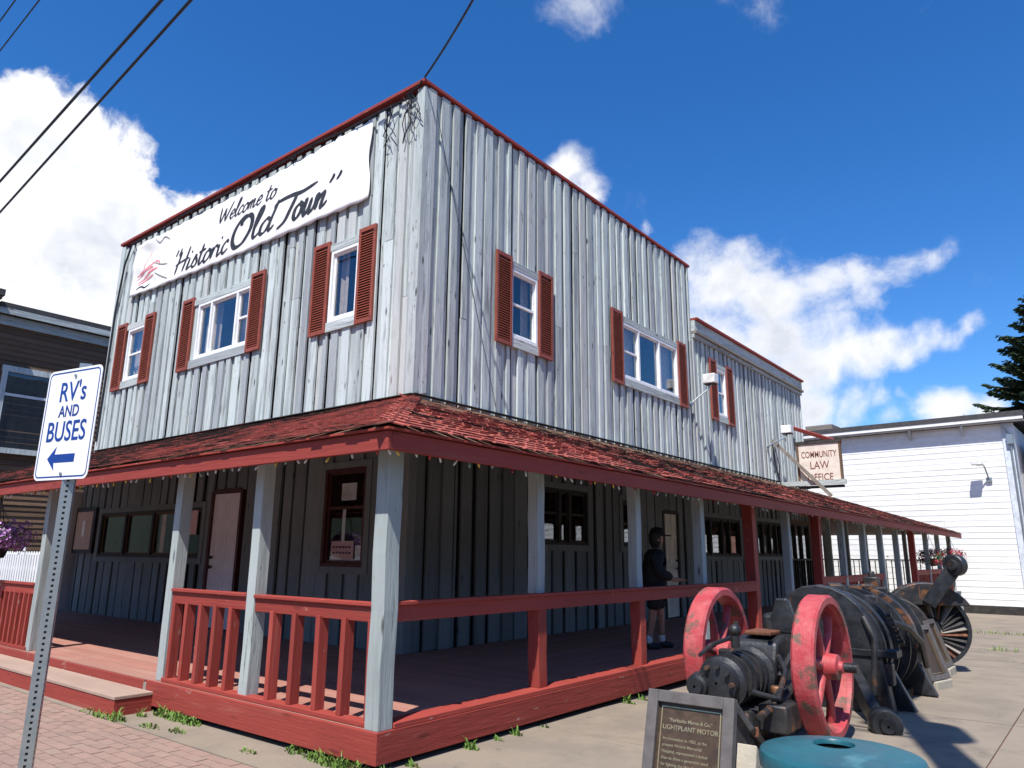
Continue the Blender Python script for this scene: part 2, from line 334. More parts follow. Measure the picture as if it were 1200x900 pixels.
def text(body, size, mat, parent, M, name='lettering', shear=0., bold=0., extrude=.002, align='CENTER', warp=None, sx=1., fit=None):
    cu = bpy.data.curves.new(name, 'FONT'); cu.body = body; cu.size = size; cu.shear = shear; cu.offset = bold
    cu.extrude = extrude; cu.align_x = align; cu.resolution_u = 4
    t = bpy.data.objects.new(name, cu); col.objects.link(t); bpy.context.view_layer.update()
    me = bpy.data.meshes.new_from_object(t.evaluated_get(bpy.context.evaluated_depsgraph_get()))
    bpy.data.objects.remove(t)
    if fit:
        xs = [v_.co.x for v_ in me.vertices]; ys = [v_.co.y for v_ in me.vertices]; x0, y0 = min(xs), min(ys); kx, ky = fit[0]/(max(xs)-x0), fit[1]/(max(ys)-y0)
        for v_ in me.vertices: v_.co.x = (v_.co.x-x0)*kx; v_.co.y = (v_.co.y-y0)*ky
    for v_ in me.vertices:
        p_ = Vector((v_.co.x*sx, v_.co.y, v_.co.z))
        if warp: p_ = warp(p_)
        v_.co = M @ p_
    me.materials.clear(); me.materials.append(MATS[mat]); me.name = name
    return link(name, me, parent)
FRONT = Matrix(((1, 0, 0, 0), (0, 0, -1, 0), (0, 1, 0, 0), (0, 0, 0, 1)))       # text plane facing -Y
def frame(origin, xdir, ydir):
    x = Vector(xdir).normalized(); y = Vector(ydir); y = (y-x*y.dot(x)).normalized(); z = x.cross(y)
    m_ = Matrix((x, y, z)).transposed().to_4x4(); m_.translation = Vector(origin); return m_

# ================================================================== SETTING
def gz(y): return -.262-.0165*min(max(0., y-3), 45)
def ground_sheet(name, xs, ys, off, mat):
    mb = MB(); n = len(xs)
    mb.v = [(x, y, gz(y)+off) for y in ys for x in xs]
    mb.f = [(j*n+i, j*n+i+1, (j+1)*n+i+1, (j+1)*n+i) for j in range(len(ys)-1) for i in range(n-1)]; mb.sm = [False]*len(mb.f)
    o = mb.build(name, mat, None, 'structure'); return o
ground_sheet('ground', [-600, -60, -20, 0, 20, 60, 600], [-600, -40, 0, 3, 12, 25, 40, 48, 120, 700], -.02, 'asphalt')
pav = ground_sheet('pavement', [-30, -15, -5, -.3], [-6, -3, -.47], -.012, 'joint')
# brick pavers, laid as running bond; nearest 300 one by one, the rest joined
bl, bw = .20, .10
cells = []
for j in range(56):
    y = -.47-.005-(j+1)*bw
    for i in range(150):
        x = -.31-i*bl-(bl/2 if j % 2 else 0)-bl
        if x < -16: continue
        p_ = Vector((x+bl/2, y+bw/2, -.26))-CAM; dz = p_.dot(fw)
        inview = dz > .5 and abs(p_.dot(rt)/dz) < .74 and abs(p_.dot(up)/dz) < .56
        cells.append((0 if inview else 1, p_.length, x, y))
cells.sort()
def paver_mesh():
    mb = MB(); a, b, h = bl/2-.002, bw/2-.002, .004
    mb.hexa([(-a, -b, -.02), (a, -b, -.02), (a, b, -.02), (-a, b, -.02), (-a+.003, -b+.003, h), (a-.003, -b+.003, h), (a-.003, b-.003, h), (-a+.003, b-.003, h)])
    me = mb.mesh('brick'); me.materials.append(MATS['paver']); return me
pm = paver_mesh(); rest = MB()
for k, (_, d_, x, y) in enumerate(cells):
    z = -.266+uni(-.002, .002)
    if k < 300:
        o = link('brick', pm, pav); o.location = (x+bl/2, y+bw/2, z); o.rotation_euler = (uni(-.012, .012), uni(-.01, .01), uni(-.015, .015))
    elif d_ < 14:
        a, b, h = bl/2-.002, bw/2-.002, .004; cx, cy = x+bl/2, y+bw/2
        rest.hexa([(cx-a, cy-b, z-.02), (cx+a, cy-b, z-.02), (cx+a, cy+b, z-.02), (cx-a, cy+b, z-.02), (cx-a+.003, cy-b+.003, z+h), (cx+a-.003, cy-b+.003, z+h), (cx+a-.003, cy+b-.003, z+h), (cx-a+.003, cy+b-.003, z+h)])
rest.build('brickwork', 'paver', pav, 'stuff', recalc=False)
# concrete apron: slabs with open joints
apr = ground_sheet('driveway', [-.3, 6, 20], [-8, 0, 3, 12, 25, 29.5], -.014, 'joint')
ye = [-8, -4.2, -1.2, 1.9, 5.0, 8.1, 11.2, 14.6, 18.0, 22.0, 26, 29.4]
xe = [-.28, 3.35, 7.0, 10.6, 14.2]
for i in range(len(xe)-1):
    for j in range(len(ye)-1):
        mb = MB(); x0, x1, y0, y1 = xe[i]+.008, xe[i+1]-.008, ye[j]+.009, ye[j+1]-.009
        t = uni(0, .006); yy = [y0]+([3] if y0 < 3 < y1 else [])+[y1]
        for a, b in zip(yy[:-1], yy[1:]):
            mb.hexa([(x0, a, gz(a)-.05), (x1, a, gz(a)-.05), (x1, b, gz(b)-.05), (x0, b, gz(b)-.05), (x0, a, gz(a)+t), (x1, a, gz(a)+t), (x1, b, gz(b)+t), (x0, b, gz(b)+t)])
        mb.build('concrete_slab', 'concrete', apr, recalc=False)
mb = MB(); mb.box(-14, -.292, -.462, .3, -.36, -.262); mb.box(-.292, -.29, -.46, .3, -.36, -.30); mb.build('concrete_strip', 'concrete', None, 'structure')

# unseen wooded range, added to block low sky light behind and beside the viewpoint
mb = MB(); NA = 120; fh = Vector((fw.x, fw.y, 0)).normalized(); vs = []
plain('forest', (.018, .026, .014), (.026, .034, .020), .02, .95, bump=0, c3=(.05, .05, .05), third=(.62, .75))
for i in range(NA+1):
    a = 2*math.pi*i/NA; d_ = Vector((math.sin(a), math.cos(a), 0)); k_ = d_.dot(fh)
    h = max(0., min(1., (.62-k_)/.5))*.55*(300+90*math.sin(a*3+1)+70*math.sin(a*7+.4)+45*math.sin(a*17)+25*math.sin(a*41))
    for (r_, f_) in ((500, 0), (640, .42), (800, .8), (930, 1.), (1300, 0)): vs.append(tuple(d_*(r_+30*math.sin(a*23+r_)))[:2]+(-3+h*f_*(1+.08*math.sin(a*29+r_)),))
mb.add(vs, [(i*5+j, (i+1)*5+j, (i+1)*5+j+1, i*5+j+1) for i in range(NA) for j in range(4)], True)
mb.build('added_mountains', 'forest', None, 'structure', recalc=False)

# ================================================================== THE WOODEN BUILDING
BX, BY = -2.93, 3.02
ZT, ZJ, ZT2 = 8.29, 3.36, 6.94
XL, YM, YE = -12.96, 12.21, 20.53
B = thing('false_front_building', 'weathered grey board building with false front, red shutters and wraparound shingled porch', 'building')
class Face:
    def __init__(s, side): s.side = side
    def P(s, u, v, z): return Vector((BX+v, u, z)) if s.side else Vector((u, BY-v, z))
    def box(s, mb, u0, u1, v0, v1, z0, z1):
        c = [s.P(*q) for q in ((u0, v0, z0), (u1, v0, z0), (u1, v1, z0), (u0, v1, z0), (u0, v0, z1), (u1, v0, z1), (u1, v1, z1), (u0, v1, z1))]
        return mb.hexa(c)
FR, SD = Face(0), Face(1)
def core(face, name, u0, u1, z0, z1, holes):            # wall behind the boards, with real openings
    us = sorted({u0, u1, *[h[0] for h in holes], *[h[1] for h in holes]}); zs = sorted({z0, z1, *[h[2] for h in holes], *[h[3] for h in holes]})
    mb = MB()
    for a, b in zip(us[:-1], us[1:]):
        for c_, d_ in zip(zs[:-1], zs[1:]):
            um, zm = (a+b)/2, (c_+d_)/2
            if any(h[0] < um < h[1] and h[2] < zm < h[3] for h in holes): continue
            face.box(mb, a, b, -.22, -.080, c_, d_)
    return mb.build(name, 'dark_trim', B)
def one_board(face, parent, u0, u1, v0, v1, z0, z1, mat):
    mb = MB(); n = max(1, int((z1-z0)/1.3)); rings = []
    ta = uni(-.012, .012) if z1-z0 > 2 else 0
    for i in range(n+1):
        z = z0+(z1-z0)*i/n; j = uni(-.006, .006)+ta*(i/n-.5); k = uni(-.006, .006)+ta*(i/n-.5); d_ = uni(-.005, .005)
        rings += [face.P(u0+j, v0, z), face.P(u1+k, v0, z), face.P(u1+k, v1+d_, z), face.P(u0+j, v1+d_, z)]
    fs = [(3, 2, 1, 0), tuple(n*4+q for q in range(4))]
    for i in range(n):
        for q in range(4): fs.append((i*4+q, i*4+(q+1) % 4, i*4+4+(q+1) % 4, i*4+4+q))
    mb.add(rings, fs); return mb.build('board', mat, parent)
def boards(face, parent, u0, u1, z0, z1, holes, period, over, mat='grey_z', rag=.05, lower=False):
    n = round((u1-u0)/period); period = (u1-u0)/n
    for k in range(n+1):
        for layer in (0, 1):
            if layer == 0:
                if k == n: continue
                e0 = over/2+uni(.004, .024) if rnd() < .7 else .03; e1 = over/2+uni(.002, .018) if rnd() < .6 else .03
                a, b = u0+k*period+e0, u0+(k+1)*period-e1; v0, v1 = -.078, -.046+uni(-.008, .003)
            else:
                c_ = u0+k*period+uni(-.03, .03); w = over*uni(.68, 1.3); a, b = max(u0, c_-w/2), min(u1, c_+w/2); v0, v1 = -.042, -.006+uni(-.008, .006)
            segs = [(z0+uni(-rag, 0), z1+uni(-.01, .0))]
            for h in holes:
                ov = min(b, h[1])-max(a, h[0])
                if ov <= 0: continue
                if ov < .35*(b-a):
                    if h[0] > a: b = h[0]
                    else: a = h[1]
                    continue
                ns = []
                for s0, s1 in segs:
                    if h[2] > s0: ns.append((s0, min(s1, h[2])))
                    if h[3] < s1: ns.append((max(s0, h[3]), s1))
                segs = ns
            for s0, s1 in segs:
                if s1-s0 < .12: continue
                if s1-s0 > 3.5 and rnd() < .4:              # a butt joint
                    q = s0+(s1-s0)*uni(.3, .75)
                    one_board(face, parent, a, b, v0, v1, s0, q-.004, mat); one_board(face, parent, a+uni(-.01, .01), b, v0, v1-.003, q+.004, s1, mat)
                else: one_board(face, parent, a, b, v0, v1, s0, s1, mat)
# ---- openings: u0, u1, z0, z1 of the sash
UF = [(-4.97, -4.28, 4.82, 6.03), (-9.10, -7.27, 4.87, 6.00), (-12.08, -11.32, 4.86, 6.03)]
US = [(5.14, 5.88, 4.74, 5.95), (8.82, 11.35, 4.78, 5.97)]
UC = [(13.60, 14.17, 4.74, 5.96)]
LFH = [(-4.74, -3.82, 1.06, 2.46), (-12.2, -8.17, 1.14, 2.02), (-7.9, -6.96, 0., 2.28)]
LSH = [(6.02, 7.42, 1.42, 2.36), (8.65, 9.35, 1.42, 2.3), (10.35, 11.06, 0., 2.18), (12.36, 14.56, 1.26, 2.16), (15.74, 17.68, 1.27, 2.2), (18.15, 20.2, .25, 2.25)]
wf = core(FR, 'upper_front_wall', XL, BX-.08, ZJ-.3, ZT-.03, UF)
boards(FR, wf, XL+.14, BX-.17, ZJ-.12, ZT-.10, UF, .275, .165)
ws = core(SD, 'upper_side_wall', BY+.22, YM, ZJ-.3, ZT-.03, US)
boards(SD, ws, BY+.15, YM-.02, ZJ-.12, ZT-.03, US, .280, .150)
wr = core(SD, 'rear_wing_wall', YM+.001, YE, ZJ-.3, ZT2-.05, UC)
boards(SD, wr, YM+.08, YE-.02, ZJ-.12, ZT2-.48, UC, .285, .150)
lf = core(FR, 'porch_front_wall', -13.35, BX-.08, -.02, ZJ-.301, LFH)
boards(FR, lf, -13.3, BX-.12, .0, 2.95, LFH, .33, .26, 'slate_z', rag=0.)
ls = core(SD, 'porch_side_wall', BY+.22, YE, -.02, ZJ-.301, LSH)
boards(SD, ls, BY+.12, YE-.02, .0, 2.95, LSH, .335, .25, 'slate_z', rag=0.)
# corner boards
for (a, b, c_, d_) in ((BX-.165, BX-.004, BY-.016, BY+.10),):
    mb = MB(); mb.box(a, b, c_, d_, ZJ-.2, ZT-.06); mb.build('corner_board', 'grey_z', B)
    mb = MB(); mb.box(BX-.10, BX-.006, BY+.102, BY+.19, ZJ-.2, ZT-.03); mb.build('corner_board', 'grey_z', B)
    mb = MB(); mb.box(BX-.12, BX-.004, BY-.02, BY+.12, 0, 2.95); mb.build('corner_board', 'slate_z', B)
mb = MB(); mb.box(XL-.05, XL+.13, BY-.02, BY+.1, ZJ-.2, ZT-.05); mb.build('corner_board', 'grey_z', B)
mb = MB(); mb.box(-13.95, -13.37, BY-.16, BY+.1, 0, 2.5); mb.build('pilaster', 'white_z', B)
# shell behind: other walls, floors and flat roofs, so the rooms are dark and closed
mb = MB(); mb.box(XL+.02, XL+.14, BY+.23, YM-.2, -.02, ZT-.06); mb.box(XL+.14, BX-.23, YM-.15, YM-.05, ZT2-.4, ZT-.06); mb.build('rear_wall', 'grey_z', B)
mb = MB(); mb.box(XL+.15, BX-.23, YE-.12, YE-.01, -.02, ZT2-.1); mb.box(XL+.02, XL+.14, YM-.19, YE-.13, -.02, ZT2-.1); mb.build('rear_wall', 'grey_z', B)
mb = MB(); mb.box(XL+.15, BX-.23, BY+.23, YM-.16, 7.5, 7.6); mb.box(XL+.15, BX-.23, YM-.04, YE-.13, 6.6, 6.7); mb.build('flat_roof', 'roof_dark', B)
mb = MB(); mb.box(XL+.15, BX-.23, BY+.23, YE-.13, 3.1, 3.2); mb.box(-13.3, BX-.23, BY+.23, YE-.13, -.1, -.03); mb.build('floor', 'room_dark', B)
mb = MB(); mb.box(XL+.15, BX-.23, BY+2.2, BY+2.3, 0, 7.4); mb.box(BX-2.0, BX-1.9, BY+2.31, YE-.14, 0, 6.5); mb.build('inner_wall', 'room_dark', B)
# parapet caps and wing cornice
mb = MB(); mb.box(XL-.09, BX+.013, BY-.055, BY+.26, ZT-.005, ZT+.055); mb.build('parapet_cap', 'red_x', B, bevel=.006)
mb = MB(); mb.box(BX-.28, BX+.012, BY+.262, YM+.06, ZT-.005, ZT+.055); mb.build('parapet_cap', 'red_y', B, bevel=.006)
mb = MB(); mb.box(BX-.28, BX+.13, YM+.08, YE+.04, ZT2-.03, ZT2+.03); mb.build('parapet_cap', 'red_y', B, bevel=.006)
mb = MB(); mb.box(BX-.07, BX+.06, YM+.075, YE+.02, ZT2-.30, ZT2-.035); mb.build('cornice_board', 'grey_y', B)
mb = MB(); mb.box(BX-.07, BX+.10, YM+.073, YE+.06, ZT2-.37, ZT2-.305); mb.build('cornice_moulding', 'oldwood_y', B)
mb = MB(); mb.box(BX-.07, BX+.04, YM+.074, YE+.03, ZT2-.47, ZT2-.375); mb.build('cornice_board', 'grey_y', B)

def pane_set(face, win, u0, u1, z0, z1, mullions, meet, mat, v=-.04, w=.045, sash_w=.035):
    us = [u0]+mullions+[u1]
    for i in range(len(us)-1):
        a, b = us[i]+(w/2 if i else 0), us[i+1]-(w/2 if i < len(us)-2 else 0)
        mb = MB()
        face.box(mb, a, a+sash_w, v-.02, v+.012, z0, z1); face.box(mb, b-sash_w, b, v-.02, v+.012, z0, z1)
        face.box(mb, a+sash_w, b-sash_w, v-.02, v+.011, z0, z0+sash_w*1.2); face.box(mb, a+sash_w, b-sash_w, v-.02, v+.011, z1-sash_w, z1)
        if meet and meet[i]: face.box(mb, a+sash_w, b-sash_w, v-.02, v+.02, z0+(z1-z0)*meet[i]-.02, z0+(z1-z0)*meet[i]+.02)
        mb.build('sash', mat, win)
        mb = MB(); face.box(mb, a+.01, b-.01, v-.012, v-.006, z0+.01, z1-.01); mb.build('pane', 'glass', win)
def shutter(face, u0, u1, z0, z1):
    mb = MB(); w = .05
    face.box(mb, u0, u0+w, .0, .042, z0, z1); face.box(mb, u1-w, u1, .0, .042, z0, z1)
    face.box(mb, u0+w, u1-w, .002, .04, z0, z0+.07); face.box(mb, u0+w, u1-w, .002, .04, z1-.07, z1)
    s = mb.build('shutter', 'shutter_red', B, bevel=.004)
    lv = MB(); n = int((z1-z0-.16)/.042)
    for k in range(n):
        z = z0+.085+k*.042; a, b = u0+w-.004, u1-w+.004
        lv.hexa([face.P(a, .034, z), face.P(b, .034, z), face.P(b, .040, z+.006), face.P(a, .040, z+.006), face.P(a, .006, z+.034), face.P(b, .006, z+.034), face.P(b, .012, z+.040), face.P(a, .012, z+.040)])
    lv.build('louvers', 'shutter_red', s, 'stuff')
    mb = MB(); face.box(mb, u0+w, u1-w, .001, .004, z0+.07, z1-.07); mb.build('backing', 'dark_trim', s)
    return s
def upper_window(face, h, shut, mull=[], meet=None, curtain=True):
    u0, u1, z0, z1 = h; mb = MB(); w = .05
    face.box(mb, u0-.0, u0+w, -.07, .012, z0, z1); face.box(mb, u1-w, u1, -.07, .012, z0, z1)
    face.box(mb, u0+w, u1-w, -.07, .011, z0, z0+w); face.box(mb, u0+w, u1-w, -.07, .011, z1-w, z1)
    for m_ in mull: face.box(mb, m_-.03, m_+.03, -.069, .009, z0+w, z1-w)
    win = mb.build('window', 'vinyl_white', B)
    pane_set(face, win, u0+w, u1-w, z0+w, z1-w, mull, meet, 'vinyl_white')
    ax = 'y' if face.side else 'x'
    e0, e1 = shut[0][1]-.02, shut[1][0]+.02
    mb = MB(); face.box(mb, e0, e1, -.045, .018, z0-.16, z0-.003); mb.build('sill', 'grey_'+ax, win)
    mb = MB(); face.box(mb, e0, e1, -.045, .016, z1+.003, z1+.13); mb.build('lintel', 'grey_'+ax, win)
    if curtain:
        cm = MB(); n = int((u1-u0)/.05); vs = []
        for i in range(n+1):
            u = u0+(u1-u0)*i/n
            if curtain == 'side' and .28 < i/n < .72: continue
        spans = [(u0, u1)] if curtain is True else [(u0, u0+(u1-u0)*.3), (u1-(u1-u0)*.3, u1)]
        for a, b in spans:
            n = max(4, int((b-a)/.04)); vs = []
            for i in range(n+1):
                u = a+(b-a)*i/n; v_ = -.20+.02*math.sin(i*1.9)
                vs += [face.P(u, v_, z0-.02), face.P(u, v_, z1+.03)]
            cm.add(vs, [(2*i, 2*i+2, 2*i+3, 2*i+1) for i in range(n)], True)
        cm.build('curtain', 'curtain', win, recalc=False)
    for (a, b) in shut: shutter(face, a, b, z0-.17, z1+.19)
upper_window(FR, UF[0], ((-5.42, -5.00), (-4.27, -3.88)), [], [0], 'side')
upper_window(FR, UF[1], ((-9.70, -9.27), (-7.26, -6.83)), [-8.62, -7.72], [0, 0, .5], 'side')
upper_window(FR, UF[2], ((-12.60, -12.16), (-11.30, -10.88)), [], [.5], 'side')
upper_window(SD, US[0], ((4.73, 5.14), (5.90, 6.31)), [], [.5], 'side')
upper_window(SD, US[1], ((8.38, 8.81), (11.36, 11.78)), [9.52, 10.46], [.5, 0, 0], 'side')
upper_window(SD, UC[0], ((13.15, 13.55), (14.20, 14.62)), [], [.5], 'side')

def porch_window(face, h, mull, meet, fmat, smat, casing='slate_z', name='window', cw=.11):
    u0, u1, z0, z1 = h; mb = MB(); w = .045
    face.box(mb, u0, u0+w, -.08, .004, z0, z1); face.box(mb, u1-w, u1, -.08, .004, z0, z1)
    face.box(mb, u0+w, u1-w, -.08, .003, z0, z0+w); face.box(mb, u0+w, u1-w, -.08, .003, z1-w, z1)
    for m_ in mull: face.box(mb, m_-.035, m_+.035, -.079, .002, z0+w, z1-w)
    win = mb.build(name, fmat, B)
    pane_set(face, win, u0+w, u1-w, z0+w, z1-w, mull, meet, smat, v=-.05, w=.05)
    for q in ((u0-cw, u0-.002, z0-.10, z1+.10), (u1+.002, u1+cw, z0-.10, z1+.10)):
        mb = MB(); face.box(mb, q[0], q[1], -.045, .012, q[2], q[3]); mb.build('casing', casing, win)
    for q in ((u0-.001, u1+.001, z0-.10, z0-.002), (u0-.001, u1+.001, z1+.002, z1+.10)):
        mb = MB(); face.box(mb, q[0], q[1], -.045, .011, q[2], q[3]); mb.build('casing', casing, win)
    return win
w1 = porch_window(FR, LFH[0], [], [.60], 'trim_darkred', 'trim_darkred')
for (a, b, z0, z1, mt) in ((-4.45, -4.12, 2.0, 2.25, 'paper'), (-4.62, -4.12, 1.16, 1.42, 'paper_pink'), (-4.08, -3.90, 1.16, 1.36, 'paper'), (-4.4, -4.33, 1.42, 1.9, 'paper')):
    mb = MB(); FR.box(mb, a, b, -.085, -.08, z0, z1); n_ = mb.build('window_card', mt, w1)
mb = MB()
for q in (1.24, 1.32):
    for k in range(6): FR.box(mb, -4.58+k*.07, -4.53+k*.07, -.0795, -.078, q, q+.028)
mb.build('window_card_print', 'trim_darkred', w1)
w2 = porch_window(FR, LFH[1], [-11.1, -9.97, -9.0], None, 'dark_trim', 'brown_z')
mb = MB(); FR.box(mb, -9.75, -9.60, -.085, -.08, 1.2, 1.95); mb.build('window_card', 'paper_pink', w2)
mb = MB(); FR.box(mb, -8.62, -8.36, -.03, -.02, 1.55, 1.98); mb.build('window_card', 'paper_pink', w2)
porch_window(SD, LSH[0], [6.55, 6.85], [.56, .56, .56], 'dark_trim', 'dark_trim')
porch_window(SD, LSH[1], [], [.5], 'dark_trim', 'dark_trim')
porch_window(SD, LSH[3], [12.78, 13.46, 13.9], None, 'dark_trim', 'dark_trim', 'slate_z')
porch_window(SD, LSH[4], [16.2, 16.75, 17.25], None, 'dark_trim', 'dark_trim', 'slate_z')
porch_window(SD, LSH[5], [18.9, 19.5], None, 'dark_trim', 'dark_trim', 'brown_z')
# doors
def door(face, h, mat, fmat, knob_u, rows):
    u0, u1, z0, z1 = h; mb = MB(); a, b = u0+.05, u1-.05
    face.box(mb, a, b, -.07, -.03, z0+.02, z1-.05); d_ = mb.build('door', mat, B)
    mb = MB(); face.box(mb, u0-.02, a-.003, -.08, .008, z0, z1); face.box(mb, b+.003, u1+.02, -.08, .008, z0, z1); face.box(mb, a-.003, b+.003, -.08, .007, z1-.046, z1+.03); mb.build('door_frame', fmat, d_)
    for (p0, p1) in rows:
        for s in (0, 1):
            x0, x1 = (a+.10, (a+b)/2-.04) if s == 0 else ((a+b)/2+.04, b-.10)
            mb = MB(); w = .022
            face.box(mb, x0, x1, -.031, -.024, p0, p0+w); face.box(mb, x0, x1, -.031, -.024, p1-w, p1); face.box(mb, x0, x0+w, -.031, -.0245, p0+w, p1-w); face.box(mb, x1-w, x1, -.031, -.0245, p0+w, p1-w)
            mb.build('panel', mat, d_)
    for z in (1.0, 1.16):
        mb = MB(); c_ = face.P(knob_u, .0, z); e = face.P(knob_u, -.032, z); mb.tube([e, c_], .018, 10); mb.ball(face.P(knob_u, .02, z), .032, 10, 6); mb.build('knob', 'dark_trim', d_)
door(FR, LFH[2], 'door_pale', 'trim_darkred', -7.75, ((.2, .85), (1.0, 1.62), (1.75, 2.1)))
door(SD, LSH[2], 'door_cream', 'dark_trim', 10.95, ((.2, .85), (1.0, 1.6), (1.72, 2.0)))

# ---- porch deck, edge boards, steps
for k in range(21):
    y0 = .01+k*.1438; mb = MB(); x1 = -.005
    mb.box(-13.9, x1, y0, y0+.139, -.045, uni(-.002, .001)); mb.build('deck_plank', 'deck_x', B)
for k in range(21):
    x0 = -2.925+k*.1393; mb = MB(); mb.box(x0, x0+.135, 3.035, 27.3, -.045, uni(-.002, .001)); mb.build('deck_plank', 'deck_y', B)
mb = MB(); mb.box(-3.36, .038, -.036, -.001, -.215, .002); mb.build('deck_fascia', 'red_x', B, bevel=.004)
mb = MB(); mb.box(.002, .038, .0, 9.0, -.212, .001); mb.build('deck_fascia', 'red_y', B, bevel=.004)
mb = MB(); mb.hexa([(.002, 9.003, -.30), (.038, 9.003, -.30), (.038, 27.3, -.50), (.002, 27.3, -.50), (.002, 9.003, .001), (.038, 9.003, .001), (.038, 27.3, .001), (.002, 27.3, .001)]); mb.build('deck_fascia', 'red_y', B, bevel=.004)
mb = MB(); mb.box(-13.9, -3.42, -.03, -.001, -.20, -.004); mb.build('deck_fascia', 'red_x', B, bevel=.004)
mb = MB(); mb.box(-3.42, -3.363, -.034, -.002, -.26, -.02); mb.build('deck_block', 'oldwood_z', B)
for x in (-13, -10, -7, -3.3, -1.6, -.15):
    mb = MB(); mb.box(x-.07, x+.07, .1, .24, -.34, -.05); mb.build('pier', 'concrete_pale', B)
for y in (1.9, 4.0, 6, 8, 10, 12, 14, 16, 18, 20, 22, 24, 26, 27.2):
    mb = MB(); mb.box(-.3, -.15, y-.07, y+.07, gz(y)-.08, -.05); mb.build('pier', 'concrete_pale', B)
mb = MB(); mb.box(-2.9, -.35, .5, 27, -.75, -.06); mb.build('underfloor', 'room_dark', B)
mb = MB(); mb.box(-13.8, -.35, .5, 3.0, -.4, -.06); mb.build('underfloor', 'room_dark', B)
# step
mb = MB(); mb.box(-13.5, -3.20, -.40, -.034, -.115, -.085); st = mb.build('step_tread', 'tread_x', B, bevel=.004)
mb = MB(); mb.box(-13.5, -3.205, -.392, -.36, -.262, -.116); mb.build('step_riser', 'red_x', st)
mb = MB(); mb.box(-3.24, -3.206, -.359, -.036, -.262, -.116); mb.build('step_end', 'red_y', st)

# ---- posts
SY = [.065, 2.06, 4.03, 5.85, 7.76, 9.48, 11.25, 13.0, 14.8, 16.5, 18.3, 20.4, 22.6, 24.7, 27.1]
SRED = {4, 6, 11}
def post(x, y, w, z0, z1, mat, name='porch_post'):
    mb = MB(); n = 5; rings = []
    for i in range(n+1):
        z = z0+(z1-z0)*i/n; j = uni(-.004, .004)
        for (a, b) in ((-1, -1), (1, -1), (1, 1), (-1, 1)): rings.append((x+a*w/2+j, y+b*w/2+j, z))
    fs = [(3, 2, 1, 0), tuple(n*4+q for q in range(4))]+[(i*4+q, i*4+(q+1) % 4, i*4+4+(q+1) % 4, i*4+4+q) for i in range(n) for q in range(4)]
    mb.add(rings, fs); return mb.build(name, mat, B, bevel=.006)
post(-.058, .062, .145, 0, 2.07, 'post_z')
for x in (-1.80, -3.26): post(x, .10, .125, 0, 2.07, 'post_z')
for x in (-6.7, -8.9, -11.2, -13.6): post(x, .10, .125, 0, 2.07, 'post_z')
for i, y in enumerate(SY[1:], 1):
    if i in SRED: post(-.12, y, .16, 0, 2.07, 'red_z')
    elif i in (1, 2):
        post(-.115, y, .12, .885, 2.07, 'post_z'); post(-.10, y, .13, .038, .765, 'red_z', 'rail_post')
    else: post(-.12, y, .13, 0, 2.07, 'post_z')
for x in (-1.55, -2.9, -4.4, -6.0, -7.6): post(x, 27.1, .13, 0, 2.3, 'post_z')
for y in (22.2, 24.4): post(-2.9, y, .14, 0, 2.6, 'post_z')
# beams at the eave
mb = MB(); mb.box(-13.9, .02, .035, .165, 2.072, 2.2); mb.build('eave_beam', 'red_x', B)
mb = MB(); mb.box(-.19, -.05, .168, 27.2, 2.072, 2.2); mb.build('eave_beam', 'red_y', B)
# ---- railings
def rail(a, b, z, parent=None, mat='red_x', h=.115, w=.045, cap=True):
    mb = MB(); a, b = Vector(a), Vector(b); a.z = b.z = z-h/2-(.03 if cap else 0); mb.bar(a, b, w, h)
    r_ = mb.build('railing', mat, B, bevel=.004)
    if cap:
        mb = MB(); a.z = b.z = z-.0145; mb.bar(a, b, w+.05, .029); mb.build('rail_cap', mat, r_, bevel=.004)
    return r_
r1 = rail((-3.195, .075, 0), (-1.865, .075, 0), .885); rail((-1.735, .075, 0), (-.134, .075, 0), .88)
def balusters(par, pts, z0, z1, mat, wx, wy):
    base = None
    for (x, y) in pts:
        mb = MB(); j = uni(-.008, .008)
        mb.hexa([(x-wx/2, y-wy/2, z0), (x+wx/2, y-wy/2, z0), (x+wx/2, y+wy/2, z0), (x-wx/2, y+wy/2, z0), (x-wx/2+j, y-wy/2, z1), (x+wx/2+j, y-wy/2, z1), (x+wx/2+j, y+wy/2, z1), (x-wx/2+j, y+wy/2, z1)])
        mb.build('baluster', mat, par)
balusters(r1, [(x, .078) for x in (-3.12, -2.88, -2.62, -2.36, -2.10, -1.44, -1.13, -.80, -.49, -.165)], .042, .752, 'red_z', .055, .09)
mb = MB(); mb.box(-3.19, -.135, .02, .125, .002, .04); mb.build('base_plate', 'red_x', r1, bevel=.004)
r2 = rail((-.075+.03, .15, 0), (-.045, 7.67, 0), .89, mat='red_y', h=.12, w=.04)
mb = MB(); mb.box(-.16, .03, .14, 8.8, .003, .04); mb.build('base_plate', 'red_y', r2, bevel=.004)
r3 = rail((-13.4, .075, 0), (-6.78, .075, 0), .83); balusters(r3, [(-6.9-.17*k, .078) for k in range(38)], .042, .70, 'red_z', .05, .09)
mb = MB(); mb.box(-13.5, -6.72, .02, .125, .002, .04); mb.build('base_plate', 'red_x', r3)
r4 = rail((-.1, 11.34, 0), (-.1, 16.4, 0), .89, mat='red_y'); balusters(r4, [(-.1, 11.5+.22*k) for k in range(22)], .0, .745, 'red_z', .04, .05)
r5 = rail((-.1, 20.5, 0), (-.1, 27.0, 0), .93, mat='red_y'); balusters(r5, [(-.1, 20.7+.2*k) for k in range(31)], .0, .79, 'red_z', .04, .05)
mb = MB(); mb.bar((-9, 27.1, 1.2), (-.2, 27.1, 1.2), .05, .05); r6 = mb.build('railing', 'dark_trim', B)
